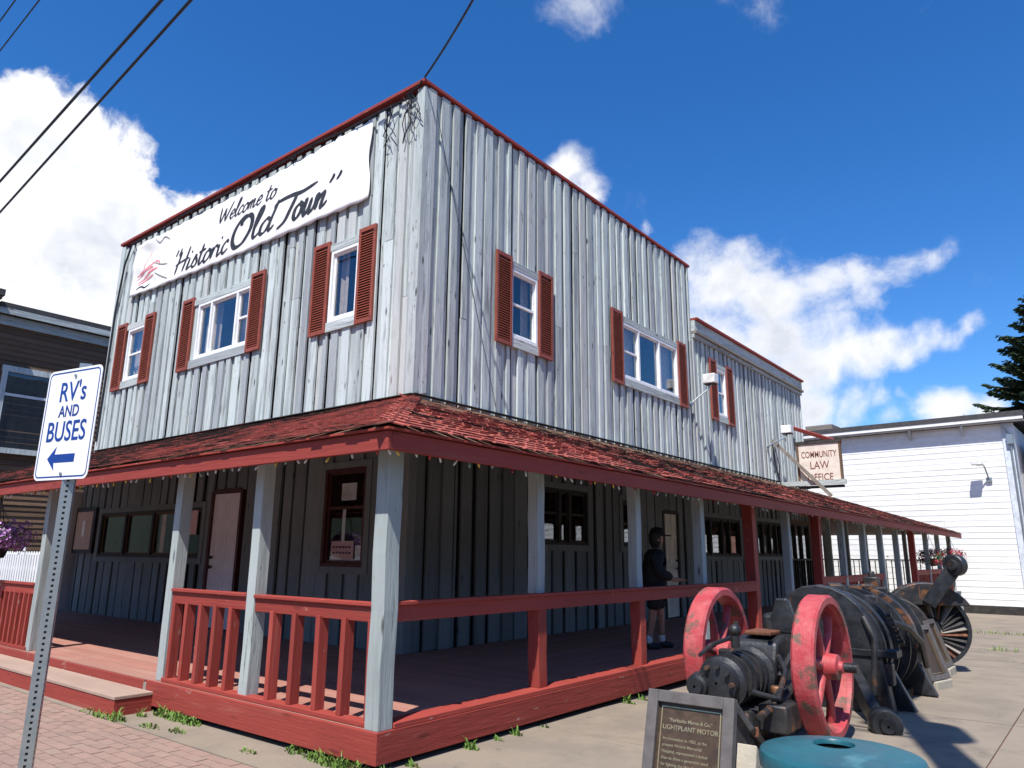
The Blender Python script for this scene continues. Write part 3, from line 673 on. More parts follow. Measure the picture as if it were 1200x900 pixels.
for k in range(45):
    mb = MB(); mb.bar((-.35-.19*k, 27.1, 0), (-.35-.19*k, 27.1, 1.17), .03, .03); mb.build('baluster', 'dark_trim', r6)
mb = MB(); mb.box(-10, -.0, 20.56, 27.3, -.045, -.004); mb.build('rear_deck', 'deck_y', B)
mb = MB(); mb.bar((BX+.15, 17.8, 1.2), (BX+.15, 20.6, 1.2), .04, .05); r7 = mb.build('railing', 'dark_trim', B)
for k in range(14):
    mb = MB(); mb.bar((BX+.15, 17.85+.2*k, 0), (BX+.15, 17.85+.2*k, 1.17), .03, .03); mb.build('baluster', 'dark_trim', r7)

# ---- porch roof: sheathing, fascia boards, rafters, shingles
EO, ZE = .270, 2.160                                     # eave line outside the deck edge, and its height
YEND = 27.55
def slab(a, b, c_, d_, t=.028):
    mb = MB(); n = (Vector(b)-Vector(a)).cross(Vector(d_)-Vector(a)).normalized()
    if n.z < 0: n = -n
    mb.hexa([Vector(q)-n*t for q in (a, b, c_, d_)]+[Vector(q)-n*.004 for q in (a, b, c_, d_)]); return mb
XW = -14.0
roof = slab((XW, -EO, ZE), (EO, -EO, ZE), (BX, BY, ZJ), (XW, BY, ZJ)).build('porch_roof', 'brown_x', B)
slab((EO, -EO, ZE), (EO, YEND, ZE), (BX, YE, ZJ), (BX, BY, ZJ)).build('side_sheathing', 'brown_y', roof)
slab((EO, YEND, ZE), (-12, YEND, ZE), (-12, YE, ZJ), (BX, YE, ZJ)).build('rear_sheathing', 'brown_x', roof)
mb = MB(); mb.box(XW, .262, -.262, -.225, 1.985, 2.124); mb.build('eave_fascia', 'red_x', roof, bevel=.004)
mb = MB(); mb.box(.225, .262, -.224, 27.5, 1.985, 2.124); mb.build('eave_fascia', 'red_y', roof, bevel=.004)
mb = MB(); mb.box(XW, .295, -.295, -.2, 2.132, 2.148); mb.build('starter_board', 'red_x', roof)
mb = MB(); mb.box(.2, .295, -.199, 27.55, 2.132, 2.148); mb.build('starter_board', 'red_y', roof)
for k in range(24):
    x = -.35-k*.58; mb = MB(); z1 = ZE+(ZJ-ZE)*(min(BY, -x+.0 if x > BX else BY)+EO)/(BY+EO)
    yb = min(BY-.1, BY if x < BX else -x-.1)
    z0 = ZE-.12+(ZJ-ZE)*(.1)/(BY+EO); zb = ZE-.12+(ZJ-ZE)*(yb+EO)/(BY+EO)
    mb.bar((x, -.2, z0-.02), (x, yb, zb-.02), .045, .12); mb.build('rafter', 'brown_y', roof)
for k in range(46):
    y = .3+k*.58; xb = max(BX+.1, -y+.1) if y < 3 else BX+.1
    zb = ZE-.14+(ZJ-ZE)*(EO-xb)/(EO-BX); z0 = ZE-.14+(ZJ-ZE)*.1/(EO-BX)
    mb = MB(); mb.bar((.2, y, z0), (xb, y, zb), .045, .12); mb.build('rafter', 'brown_x', roof)
SL = (BY+EO); HP = (ZJ-ZE); RUN = math.hypot(SL, HP); ROWS = 19; EXP = RUN/ROWS
def shingle_verts(w, L, t): return [(-w/2, -L*.62, 0), (w/2, -L*.62, 0), (w/2, L*.38, -.008), (-w/2, L*.38, -.008), (-w/2, -L*.62, t), (w/2, -L*.62, t), (w/2, L*.38, -.003), (-w/2, L*.38, -.003)]
SF = [(0, 3, 2, 1), (4, 5, 6, 7), (0, 1, 5, 4), (1, 2, 6, 5), (2, 3, 7, 6), (3, 0, 4, 7)]
variants = []
for k in range(10):
    w = .145*uni(.7, 1.1); me = bpy.data.meshes.new('shingle'); me.from_pydata(shingle_verts(w, .30+uni(-.015, .03), .010+uni(-.002, .004)), [], SF); me.materials.append(MATS['shingle_red'])
    a_ = me.attributes.new('tint', 'FLOAT', 'FACE'); a_.data.foreach_set('value', [k/10]*6); variants.append(me)
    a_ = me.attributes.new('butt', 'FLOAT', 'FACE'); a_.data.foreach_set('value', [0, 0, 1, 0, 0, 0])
todo = []
xf = Vector((1, 0, 0)); upf = Vector((0, SL, HP)).normalized(); Mf = Matrix((xf, upf, xf.cross(upf))).transposed().to_4x4()
xs_ = Vector((0, 1, 0)); ups = Vector((-SL, 0, HP)).normalized(); Ms = Matrix((xs_, ups, xs_.cross(ups))).transposed().to_4x4()
for side in (0, 1):
    for r_ in range(ROWS+1):
        s = r_*EXP+.255; f_ = (s-.1)/RUN
        if f_ > 1.06: continue
        f_ = min(f_, 1.0)
        if side == 0: ua, ub = XW, EO-f_*(EO-BX)
        else: ua, ub = -EO+f_*(BY+EO), YEND-f_*(YEND-YE)
        u = ua+uni(0, .1)
        while u < ub:
            w = .145*uni(.8, 1.25)
            gone = rnd() < (.035 if u < -2 or u > 6 else .015)
            if not gone:
                lift = .010+uni(0, .005); curl = 0 if r_ == 0 else (uni(-.05, .05) if rnd() < .8 else uni(-.12, .25))
                p_ = (Vector((u, -EO, ZE))+upf*(s-.10+uni(-.007, .007)) if side == 0 else Vector((EO, u, ZE))+ups*(s-.10+uni(-.007, .007)))
                Mx = Mf if side == 0 else Ms; n_ = Mx.to_3x3().col[2]
                Mm = Matrix.Translation(p_+n_*lift) @ Mx @ Matrix.Rotation(uni(-.03, .03), 4, 'Z') @ Matrix.Rotation(-.040+curl*.10, 4, 'X')
                todo.append(((p_-CAM).length, Mm, w))
            u += w+.006
for k in range(18):                                     # hip caps
    f_ = (k+.5)/18; p_ = Vector((EO, -EO, ZE)).lerp(Vector((BX, BY, ZJ)), f_)
    for Mx, d_ in ((Mf, Vector((-.06, 0, 0))), (Ms, Vector((0, .06, 0)))):
        todo.append(((p_-CAM).length, Matrix.Translation(p_+d_+Vector((0, 0, .022))) @ Mx @ Matrix.Rotation(.75 if Mx is Mf else -.75, 4, 'Z'), .13))
todo.sort(key=lambda q: q[0])
vs, fs, tint = [], [], []
for k, (d_, Mm, w) in enumerate(todo):
    if k < 300:
        o = link('shingle', random.choice(variants), roof); o.matrix_basis = Mm
    else:
        o_ = len(vs); vs += [tuple(Mm @ Vector(q)) for q in shingle_verts(w, .30, .010+uni(-.002, .004))]; fs += [tuple(i+o_ for i in q) for q in SF]; tint += [rnd()]*6
me = bpy.data.meshes.new('shingle_courses'); me.from_pydata(vs, [], fs); me.materials.append(MATS['shingle_red'])
a_ = me.attributes.new('tint', 'FLOAT', 'FACE'); a_.data.foreach_set('value', tint)
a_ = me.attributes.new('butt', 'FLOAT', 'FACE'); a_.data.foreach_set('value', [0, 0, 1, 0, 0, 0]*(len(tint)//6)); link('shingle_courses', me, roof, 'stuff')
mb = MB(); mb.bar((XL, BY-.03, ZJ+.035), (BX+.02, BY-.03, ZJ+.035), .09, .012); mb.build('flashing', 'dark_trim', roof)
mb = MB(); mb.bar((BX+.03, BY-.05, ZJ+.035), (BX+.03, YE, ZJ+.035), .09, .012); mb.build('flashing', 'dark_trim', roof)
# notice board on the porch wall belongs to the wall; a separate thing

# ================================================================== THINGS ON AND ROUND THE BUILDING
def part(fn, name, mat, parent, bevel=0, kind=None):
    mb = MB(); fn(mb); return mb.build(name, mat, parent, kind, bevel=bevel)
# ---- banner
bx0, bx1 = -12.22, -4.12
def bz(x, t):                                            # lower and upper edge of the cloth along its length
    f_ = (x-bx0)/(bx1-bx0); lo = 6.80-.10*f_-.03*math.sin(f_*math.pi); hi = 8.10-.05*math.sin(f_*math.pi*1.0)-.06*(1-f_)
    return lo+(hi-lo)*t
def bv(x, t):                                            # how far the cloth stands off the boards
    f_ = (x-bx0)/(bx1-bx0)
    wr_ = .007*math.sin(9*f_+5*t)+.004*math.sin(31*f_-7*t)+.028*max(0, 1-abs(f_-.07)/.10)*math.sin(26*f_+12*t)+.02*max(0, .35-t)*math.sin(60*f_+20*t)
    return .042+wr_
nb, mbn = 110, 18; mb = MB(); vs = []
for i in range(nb+1):
    x = bx0+(bx1-bx0)*i/nb
    for j in range(mbn+1):
        t_ = j/mbn; vs.append((x+(.03*math.sin(t_*9) if i in (0, nb) else 0), BY-bv(x, t_), bz(x, t_)+(.012*math.sin(i*1.1) if j in (0, mbn) else 0)))
mb.add(vs, [(i*(mbn+1)+j, (i+1)*(mbn+1)+j, (i+1)*(mbn+1)+j+1, i*(mbn+1)+j+1) for i in range(nb) for j in range(mbn)], True)
ban = mb.build('banner', 'banner_cloth', None, recalc=False)
sm = ban.modifiers.new('thick', 'SOLIDIFY'); sm.thickness = .004; sm.offset = -1
tag(ban, 'long white cloth banner with black script lettering below the red parapet cap', 'banner')
def wrapb(cx, cz):
    def f_(p_):
        x = cx+p_.x; z = cz+p_.y; t_ = (z-bz(x, 0))/(bz(x, 1)-bz(x, 0)); return Vector((x, BY-bv(x, t_)-.006-p_.z, z))
    return f_
I4 = Matrix.Identity(4)
GLYPH = {'W': (.86, [[(0, .95), (.04, .4), (.12, .02)], [(.12, .02), (.3, .45), (.42, .8)], [(.42, .8), (.44, .4), (.52, .02)], [(.52, .02), (.7, .5), (.92, 1.05)]]),
 'e': (.40, [[(.06, .24), (.32, .30), (.34, .44), (.22, .5), (.08, .34), (.06, .14), (.18, .01), (.42, .14)]]), 'l': (.28, [[(.04, .25), (.22, .72), (.26, .98), (.17, 1.0), (.08, .55), (.08, .12), (.18, .01), (.32, .14)]]),
 'c': (.38, [[(.34, .40), (.25, .5), (.10, .38), (.05, .16), (.18, .01), (.40, .14)]]), 'o': (.44, [[(.25, .5), (.08, .36), (.06, .1), (.2, .0), (.36, .16), (.36, .4), (.22, .5), (.34, .42), (.46, .44)]]),
 'm': (.64, [[(.06, .5), (.05, .25), (.04, 0)], [(.05, .25), (.17, .48), (.24, .44), (.23, .2), (.22, 0)], [(.23, .25), (.36, .48), (.44, .44), (.42, .1), (.5, .01), (.64, .14)]]),
 't': (.34, [[(.2, .85), (.13, .4), (.12, .1), (.2, .01), (.36, .14)], [(.0, .54), (.18, .57), (.38, .60)]]), 'H': (.74, [[(.02, .80), (.12, .95), (.10, .5), (.04, .0)], [(.66, 1.05), (.58, .5), (.54, .0)], [(-.06, .42), (.3, .50), (.76, .54)]]),
 'i': (.27, [[(.10, .5), (.06, .2), (.10, .02), (.29, .14)], [(.12, .70), (.17, .78)]]), 's': (.36, [[(.0, .08), (.2, .5), (.22, .42), (.32, .2), (.22, .01), (.04, .06)]]),
 'r': (.34, [[(.06, .5), (.06, .25), (.04, 0)], [(.06, .25), (.16, .46), (.26, .5), (.35, .42)]]), 'O': (.86, [[(.56, .96), (.30, .98), (.08, .66), (.06, .26), (.26, -.02), (.56, .08), (.76, .44), (.74, .82), (.56, .98), (.34, .84), (.34, .70)]]),
 'd': (.52, [[(.36, .42), (.24, .5), (.08, .34), (.06, .1), (.18, .0), (.34, .18), (.46, .7), (.50, 1.02)], [(.44, .6), (.38, .15), (.44, .02), (.58, .14)]]), 'T': (.74, [[(-.10, .78), (-.02, .96), (.30, .98), (.60, .93), (.95, 1.04)], [(.48, .95), (.40, .5), (.30, .1), (.14, -.05)]]),
 'w': (.60, [[(.03, .46), (.09, .5), (.08, .12), (.18, .0), (.30, .2), (.34, .5)], [(.33, .46), (.33, .1), (.44, .0), (.56, .2), (.58, .50), (.68, .42)]]), 'n': (.50, [[(.06, .5), (.05, .25), (.04, 0)], [(.05, .25), (.2, .48), (.30, .44), (.28, .1), (.36, .0), (.54, .16)]]),
 '"': (.24, [[(.04, 1.0), (.02, .86), (-.02, .74)], [(.18, 1.0), (.16, .86), (.12, .74)]]), ' ': (.26, [])}
def brush(word, x0, x1, zb, cap, nib, slant=.34):
    adv = sum(GLYPH[c_][0] for c_ in word); k = (x1-x0-slant*cap)/adv; mb = MB(); cx = x0
    for ch in word:
        for st_ in GLYPH[ch][1]:
            n = (len(st_)-1)*6; P_ = []
            for q_ in range(n+1):
                f_ = q_/n*(len(st_)-1); i = min(int(f_), len(st_)-2); u = f_-i
                a, b, c_, d_ = [st_[max(0, min(len(st_)-1, i+e))] for e in (-1, 0, 1, 2)]
                x, y = [.5*(2*b[m_]+(c_[m_]-a[m_])*u+(2*a[m_]-5*b[m_]+4*c_[m_]-d_[m_])*u*u+(-a[m_]+3*b[m_]-3*c_[m_]+d_[m_])*u**3) for m_ in (0, 1)]
                P_.append(Vector((cx+x*k+slant*y*cap, zb+y*cap)))
            vs = []
            for q_, pt in enumerate(P_):
                d_ = (P_[min(n, q_+1)]-P_[max(0, q_-1)]).normalized(); ang = math.atan2(d_.y, d_.x)
                w = nib*(.38+.62*abs(math.sin(ang-.35)))*min(1., .45+q_*.25, .35+(n-q_)*.25)
                for sg_ in (-1, 1):
                    X, Z = pt.x-d_.y*w*sg_, pt.y+d_.x*w*sg_; t_ = (Z-bz(X, 0))/(bz(X, 1)-bz(X, 0)); vs.append((X, BY-bv(X, t_)-.006, Z))
            mb.add(vs, [(2*m_, 2*m_+1, 2*m_+3, 2*m_+2) for m_ in range(n)])
        cx += GLYPH[ch][0]*k
    mb.build('lettering', 'letter_black', ban, recalc=False)
for wd, x0, x1, zb, cap, nb_ in (('Welcome to', -8.62, -6.60, 7.56, .34, .025), ('"', -10.36, -9.95, 6.93, .50, .030), ('Historic', -10.24, -8.06, 6.88, .48, .042), ('O', -8.14, -7.26, 6.90, .54, .064), ('ld', -7.44, -6.56, 6.92, .53, .050), ('T', -6.72, -5.70, 6.90, .53, .062), ('own', -6.14, -5.02, 6.92, .54, .054), ('"', -5.24, -4.74, 6.93, .52, .048)):
    brush(wd, x0, x1, zb, cap, nb_)
def stroke(pts, w0, w1, mat):
    n = len(pts)*5; P_ = []
    for k in range(n+1):
        f_ = k/n*(len(pts)-1); i = min(int(f_), len(pts)-2); q = f_-i
        p0, p1, p2, p3 = [pts[max(0, min(len(pts)-1, i+d_))] for d_ in (-1, 0, 1, 2)]
        P_.append(tuple(.5*((2*b)+(-a+c_)*q+(2*a-5*b+4*c_-d_)*q*q+(-a+3*b-3*c_+d_)*q**3) for a, b, c_, d_ in zip(p0, p1, p2, p3)))
    mb = MB(); vs = []
    for k, (x, z) in enumerate(P_):
        a = P_[max(0, k-1)]; b = P_[min(n, k+1)]; d_ = Vector((b[0]-a[0], b[1]-a[1])).normalized(); w = (w0+(w1-w0)*k/n)*(math.sin(math.pi*(k+.6)/(n+1.2))**.5)
        for s in (-1, 1):
            X, Z = x-d_.y*w*s, z+d_.x*w*s; t_ = (Z-bz(X, 0))/(bz(X, 1)-bz(X, 0)); vs.append((X, BY-bv(X, t_)-.006, Z))
    mb.add(vs, [(2*k, 2*k+1, 2*k+3, 2*k+2) for k in range(n)]); o = mb.build('emblem_stroke', mat, ban, recalc=False)
for pts, a, b, mt in (([(-12.0, 7.16), (-11.7, 7.24), (-11.35, 7.38), (-11.05, 7.42), (-10.9, 7.30)], .012, .034, 'logo_red'), ([(-11.9, 7.08), (-11.6, 7.13), (-11.3, 7.22), (-11.0, 7.25)], .016, .040, 'logo_red'),
                      ([(-11.98, 7.25), (-11.6, 7.3), (-11.2, 7.32)], .015, .04, 'logo_red'), ([(-11.85, 7.02), (-11.5, 7.07), (-11.15, 7.12)], .02, .03, 'logo_red'), ([(-11.62, 7.35), (-11.55, 7.55), (-11.42, 7.72)], .02, .008, 'logo_red'),
                      ([(-11.9, 6.92), (-11.7, 6.96), (-11.5, 6.9), (-11.3, 6.95)], .02, .02, 'letter_black'), ([(-11.3, 7.45), (-10.9, 7.30), (-10.6, 7.24)], .010, .016, 'logo_grey'),
                      ([(-11.1, 7.15), (-10.8, 7.0), (-10.5, 6.88)], .012, .018, 'logo_grey'), ([(-11.25, 7.98), (-11.05, 7.84), (-10.85, 7.92), (-10.6, 7.80)], .015, .02, 'logo_grey')):
    stroke(pts, a, b, mt)
# ---- dark conduit and cable bundles on the wall
mb = MB(); mb.tube([(BX-.35, BY-.03, 8.15)]+[(BX-.35-(BX-.35-XL-.55)*k/12, BY-.06-.02*(k % 2), 8.17-.03*math.sin(k*1.3)) for k in range(1, 13)]+[(XL+.28, BY-.05, 7.7), (XL+.12, BY-.05, 6.6), (XL+.1, BY-.05, 5.0), (XL+.06, BY-.05, 3.6)], .020, 6)
c1 = mb.build('wall_cable', 'cable_black', None); tag(c1, 'black cable run along the top of the front wall and down its left edge', 'cable')
ct = thing('cable_tangle', 'tangled black cables hanging below the parapet at the building corner', 'cable', (-3.4, BY, 8.1)); o0 = Vector((-3.4, BY, 8.1))
for k in range(9):
    x = -3.75+uni(0, .62); z = 8.15; pts = [(x, BY-.05-uni(0, .05), z)]
    for j in range(5): x += uni(-.10, .11); z -= uni(.06, .2); pts.append((x, BY-.04-uni(0, .06), z))
    part(lambda m_: m_.tube([Vector(p_)-o0 for p_ in pts], .008, 5), 'strand', 'cable_black', ct)
part(lambda m_: m_.tube([Vector(p_)-o0 for p_ in ((-3.3, BY-.05, 8.2), (-3.05, BY-.05, 8.25), (-2.96, BY-.06, 8.31))], .016, 6), 'strand', 'cable_black', ct)
wl = thing('rope_light', 'looped dark rope light along the top edge of the white banner', 'rope light', (XL, BY, 8.1)); o0 = Vector((XL, BY, 8.1))
for k in range(16):
    x = .9+k*.58
    part(lambda m_: m_.tube([(x, -.07, .07), (x+.06, -.085, .01+uni(-.02, .02)), (x+.13, -.07, .06)], .010, 5), 'loop', 'cable_black', wl)
mb = MB(); mb.tube([(BX+.04, 3.22, 7.9), (BX+.05, 3.5, 7.0), (BX+.04, 3.95, 5.8), (BX+.045, 4.35, 4.6), (BX+.04, 4.75, 3.5)], .0045, 5)
tag(mb.build('thin_wire', 'cable_black', None), 'thin dark wire sagging down the side wall near the corner', 'wire')
# ---- utility pole (stands to the right of the view and throws its shadow on the driveway) and overhead lines
PX, PY = 4.62, -1.05
po = thing('utility_pole', 'wooden utility pole beside the driveway carrying the overhead lines', 'utility pole', (PX, PY, -.27))
part(lambda m_: m_.tube([(0, 0, -.3), (0, 0, 6), (0, 0, 12.4)], [.19, .17, .14], 14), 'pole', 'oldwood_z', po)
part(lambda m_: m_.bar((-.05, -1.15, 11.2), (-.05, 1.15, 11.2), .11, .12), 'crossarm', 'oldwood_y', po)
part(lambda m_: m_.lathe([(.02, 8.1), (.24, 8.12), (.25, 8.9), (.2, 9.0), (.02, 9.03)], 18, Matrix.Translation((-.02, .44, 0))), 'transformer', 'galvanized', po)
def sag(a, b, d_, n=22): 
    a, b = Vector(a), Vector(b); return [a.lerp(b, k/n)-Vector((0, 0, d_*4*(k/n)*(1-k/n))) for k in range(n+1)]
def line(a, b, d_, r_, lab):
    mb = MB(); mb.tube(sag(a, b, d_, 40), r_, 6); tag(mb.build('overhead_line', 'cable_black', None), lab, 'power line', 'overhead lines')
line((PX, -.95, 8.1), (-42, 1.68, 8.1), .1, .021, 'thick black overhead line, upper of the pair at top left')
line((PX, -.83, 8.1), (-42, 2.49, 8.1), .1, .020, 'thick black overhead line, lower of the pair at top left')
line((PX, -1.32, 9.1), (-42, -.25, 9.1), .1, .010, 'thin overhead line in the top left corner, outer one')
line((PX, -1.55, 9.1), (-42, -.45, 9.1), .1, .010, 'thin overhead line in the top left corner, inner one')
mb = MB(); mb.tube(sag((BX, BY-.04, 8.36), (PX-.15, PY+.1, 8.9), .55, 24), .016, 6); tag(mb.build('service_drop', 'cable_black', None), 'black service cable rising from the roof corner into the sky', 'cable')
# ---- string lights
def string_lights(pts, label):
    t = thing('string_lights', label, 'string lights', pts[0], 0, 'string lights under the porch eave'); o0 = Vector(pts[0])
    mb = MB(); mb.tube([Vector(p_)-o0+Vector((0, 0, .03)) for p_ in pts], .006, 5); mb.build('cord', 'cable_black', t)
    ms = []
    for c_ in ('bulb_red', 'bulb_amber', 'bulb_clear', 'bulb_green'):
        b = MB(); b.lathe([(.002, -.045), (.008, -.036), (.010, -.022), (.007, -.004), (.006, .0), (.006, .018), (.002, .02)], 8); me = b.mesh('bulb'); me.materials.append(MATS[c_]); ms.append(me)
    for k, p_ in enumerate(pts):
        if rnd() < .25: continue
        o = link('bulb', ms[random.choice((0, 1, 1, 2, 2, 2, 2, 3))], t); o.location = Vector(p_)-o0+Vector((0, 0, .02)); o.rotation_euler = (uni(-.5, .5), uni(-.5, .5), 0)
string_lights([(.20-k*.14, -.20, 1.975+.012*math.sin(k*.9)) for k in range(62)], 'coloured string lights under the front eave, left of the corner post')
string_lights([(.20, -.12+k*.155+(.04 if k % 3 else 0), 1.975+.012*math.sin(k*1.1)) for k in range(150)], 'coloured string lights under the long side eave')
# ---- floodlights
def flood(name, base, head, label, d_):
    t = thing(name, label, 'floodlight', base, 0, 'floodlights'); h = Vector(head)-Vector(base)
    part(lambda m_: m_.tube([(0, 0, 0), Vector(d_)*.04], .06, 12), 'wall_plate', 'galvanized', t)
    part(lambda m_: m_.tube([(0, 0, 0), h*.35+Vector((0, 0, -.05)), h*.8+Vector((0, 0, -.14)), h+Vector((0, 0, -.12))], .022, 8), 'arm', 'galvanized', t)
    part(lambda m_: m_.box(h.x-.15, h.x+.15, h.y-.13, h.y+.13, h.z-.10, h.z+.13), 'lamp_head', 'lamp_white', t, bevel=.02)
    part(lambda m_: m_.box(h.x-.13, h.x+.13, h.y-.11, h.y+.11, h.z-.115, h.z-.102), 'lens', 'dark_trim', t)
flood('floodlight', (BX+.01, 11.95, 4.75), (BX+.42, 12.22, 5.33), 'white floodlight on bent arm between the wide side window and the next window', (1, 0, 0))
flood('floodlight', (BX+.01, 17.0, 4.35), (BX+.42, 17.55, 4.86), 'white floodlight on bent arm beside the community law office sign', (1, 0, 0))
# ---- hanging law office sign: panel faces -Y, stands out from the side wall
ls_ = thing('law_office_sign', 'cream hanging sign lettered COMMUNITY LAW OFFICE on timber brackets', 'sign', (BX, 17.5, 3.2))
W0, W1, H0, H1 = .72, 1.80, .12, 1.18
part(lambda m_: m_.box(W0, W1, -.03, .03, H0, H1), 'panel', 'law_white', ls_)
part(lambda m_: m_.box(W0-.06, W0-.002, -.045, .045, H0, H1), 'side_frame', 'brown_z', ls_)
part(lambda m_: m_.box(W1+.002, W1+.06, -.045, .045, H0, H1), 'side_frame', 'brown_z', ls_)
part(lambda m_: m_.box(W0-.1, W1+.08, -.06, .06, H1+.003, H1+.09), 'top_frame', 'dark_trim', ls_)
part(lambda m_: m_.box(.02, W1+.14, -.10, -.047, H0-.10, H0+.03), 'lower_beam', 'grey_x', ls_)
part(lambda m_: m_.box(W0-.06, W1+.06, -.045, .05, H0-.18, H0-.11), 'bottom_frame', 'dark_trim', ls_)
part(lambda m_: m_.bar((.02, 1.9, 2.02), (W1+.05, -.02, 1.16), .09, .10), 'red_strut', 'red_x', ls_)
part(lambda m_: m_.bar((.02, -.1, 1.38), (1.55, -.2, -.30), .06, .09), 'brace', 'oldwood_x', ls_)
part(lambda m_: (m_.tube([(.04, -.15, 1.3), (.06, -.1, .8), (.10, -.08, .3), (.2, -.1, .05)], .018, 6), m_.tube([(.04, -.0, 1.2), (.16, -.05, .6), (.12, -.08, .1)], .014, 6)), 'wiring', 'cable_black', ls_)
for s, sz, z in (('COMMUNITY', .255, .80), ('LAW', .30, .48), ('OFFICE', .27, .155)):
    text(s, sz, 'law_brown', ls_, Matrix.Translation(((W0+W1)/2, -.034, z)) @ FRONT, sx=.62 if s == 'COMMUNITY' else .80, bold=.002)
# ---- notice board on the porch wall
nbd = thing('notice_board', 'tan notice board in dark frame at the left end of the porch wall', 'notice board', (-12.88, BY, 1.2))
part(lambda m_: m_.box(-.48, .48, -.05, .0, 0, .95), 'board_frame', 'dark_trim', nbd)
part(lambda m_: m_.box(-.40, .38, -.056, -.051, .08, .87), 'sheet', 'paper_tan', nbd)
part(lambda m_: m_.box(-.06, .05, -.060, -.057, .35, .68), 'card', 'paper', nbd)

# ================================================================== STREET SIGN
sg = thing('street_sign', 'white sign for RVs and buses with blue arrow on a perforated steel post', 'street sign', (.395, -2.405, -.27))
sx_ = Vector((.986, .165, 0)); sy_ = Vector((-.165, .986, 0))
def perforated(mb):
    a = .023; t = .004                                   # square tube, hole rows left as real recesses on the two seen faces
    mb.box(-a, a, -a, a, -.25, 2.42)
Msg = Matrix((sx_, sy_, Vector((0, 0, 1)))).transposed().to_4x4()
lean = Matrix.Rotation(.012, 4, 'Y') @ Matrix.Rotation(math.radians(-30), 4, 'Z')
mb = MB(); a = .026
lev = [-.25]+[z for k in range(102) for z in (-.2+k*.0254, -.2+k*.0254+.011)]+[2.41]
for f_ in range(4):                                      # each face is built as strips round square punched holes
    Mq = lean @ Matrix.Rotation(f_*math.pi/2, 4, 'Z') @ Matrix.Translation((0, -a, 0)); h = .0055
    q = []
    for z in lev: q += [Mq @ Vector((-a, 0, z)), Mq @ Vector((-h, 0, z)), Mq @ Vector((h, 0, z)), Mq @ Vector((a, 0, z))]
    fs = []
    for i in range(len(lev)-1):
        for c_ in range(3):
            if c_ == 1 and i % 2 == 1: continue
            fs.append((i*4+c_, i*4+c_+1, i*4+5+c_, i*4+4+c_))
    mb.add(q, fs)
pst = mb.build('post', 'galvanized', sg, recalc=False)
mb = MB(); mb.box(-a+.004, a-.004, -a+.004, a-.004, -.2, 2.405, lean); mb.build('post_core', 'dark_trim', pst)
SW, SH = .44, .545; z0s = 1.84
def rrect(w, h, r_, n=6):
    return [(cx+r_*math.cos(t_), cy+r_*math.sin(t_)) for cx, cy, t0 in ((w/2-r_, h/2-r_, 0), (-w/2+r_, h/2-r_, math.pi/2), (-w/2+r_, -h/2+r_, math.pi), (w/2-r_, -h/2+r_, 1.5*math.pi)) for t_ in [t0+math.pi/2*k/n for k in range(n+1)]]
Mp = lean.to_3x3().to_4x4() @ Matrix.Identity(4)
Mp = Msg @ Matrix.Translation((.004, -.040, z0s+SH/2)) @ Matrix.Rotation(.012, 4, 'Y') @ FRONT
mb = MB(); mb.prism(rrect(SW, SH, .035), -.002, .001, Mp); pn = mb.build('sign_panel', 'sign_white', sg)
o_, i_ = rrect(SW-.022, SH-.022, .028), rrect(SW-.036, SH-.036, .022); n_ = len(o_); mb = MB()
mb.add([Mp @ Vector((x, y, .0018)) for x, y in o_]+[Mp @ Vector((x, y, .0018)) for x, y in i_], [(k, (k+1) % n_, n_+(k+1) % n_, n_+k) for k in range(n_)]); mb.build('border', 'sign_blue', pn)
for s, sz, x, y, sc in (("RV's", .138, .006, .112, .92), ('AND', .080, -.004, .034, .95), ('BUSES', .138, -.004, -.084, .88)):
    text(s, sz, 'sign_blue', pn, Mp @ Matrix.Translation((x, y, .0024)), sx=sc, bold=.0012, extrude=.0004)
mb = MB(); mb.prism([(-.125, -.170), (-.058, -.112), (-.068, -.150), (.098, -.150), (.098, -.190), (-.068, -.190), (-.058, -.228)], .0014, .0022, Mp); mb.build('arrow', 'sign_blue', pn)
for y in (.235, -.245):
    mb = MB(); mb.tube([Mp @ Vector((.012, y, .0)), Mp @ Vector((.012, y, .008))], .008, 8); mb.build('bolt', 'galvanized', pn)

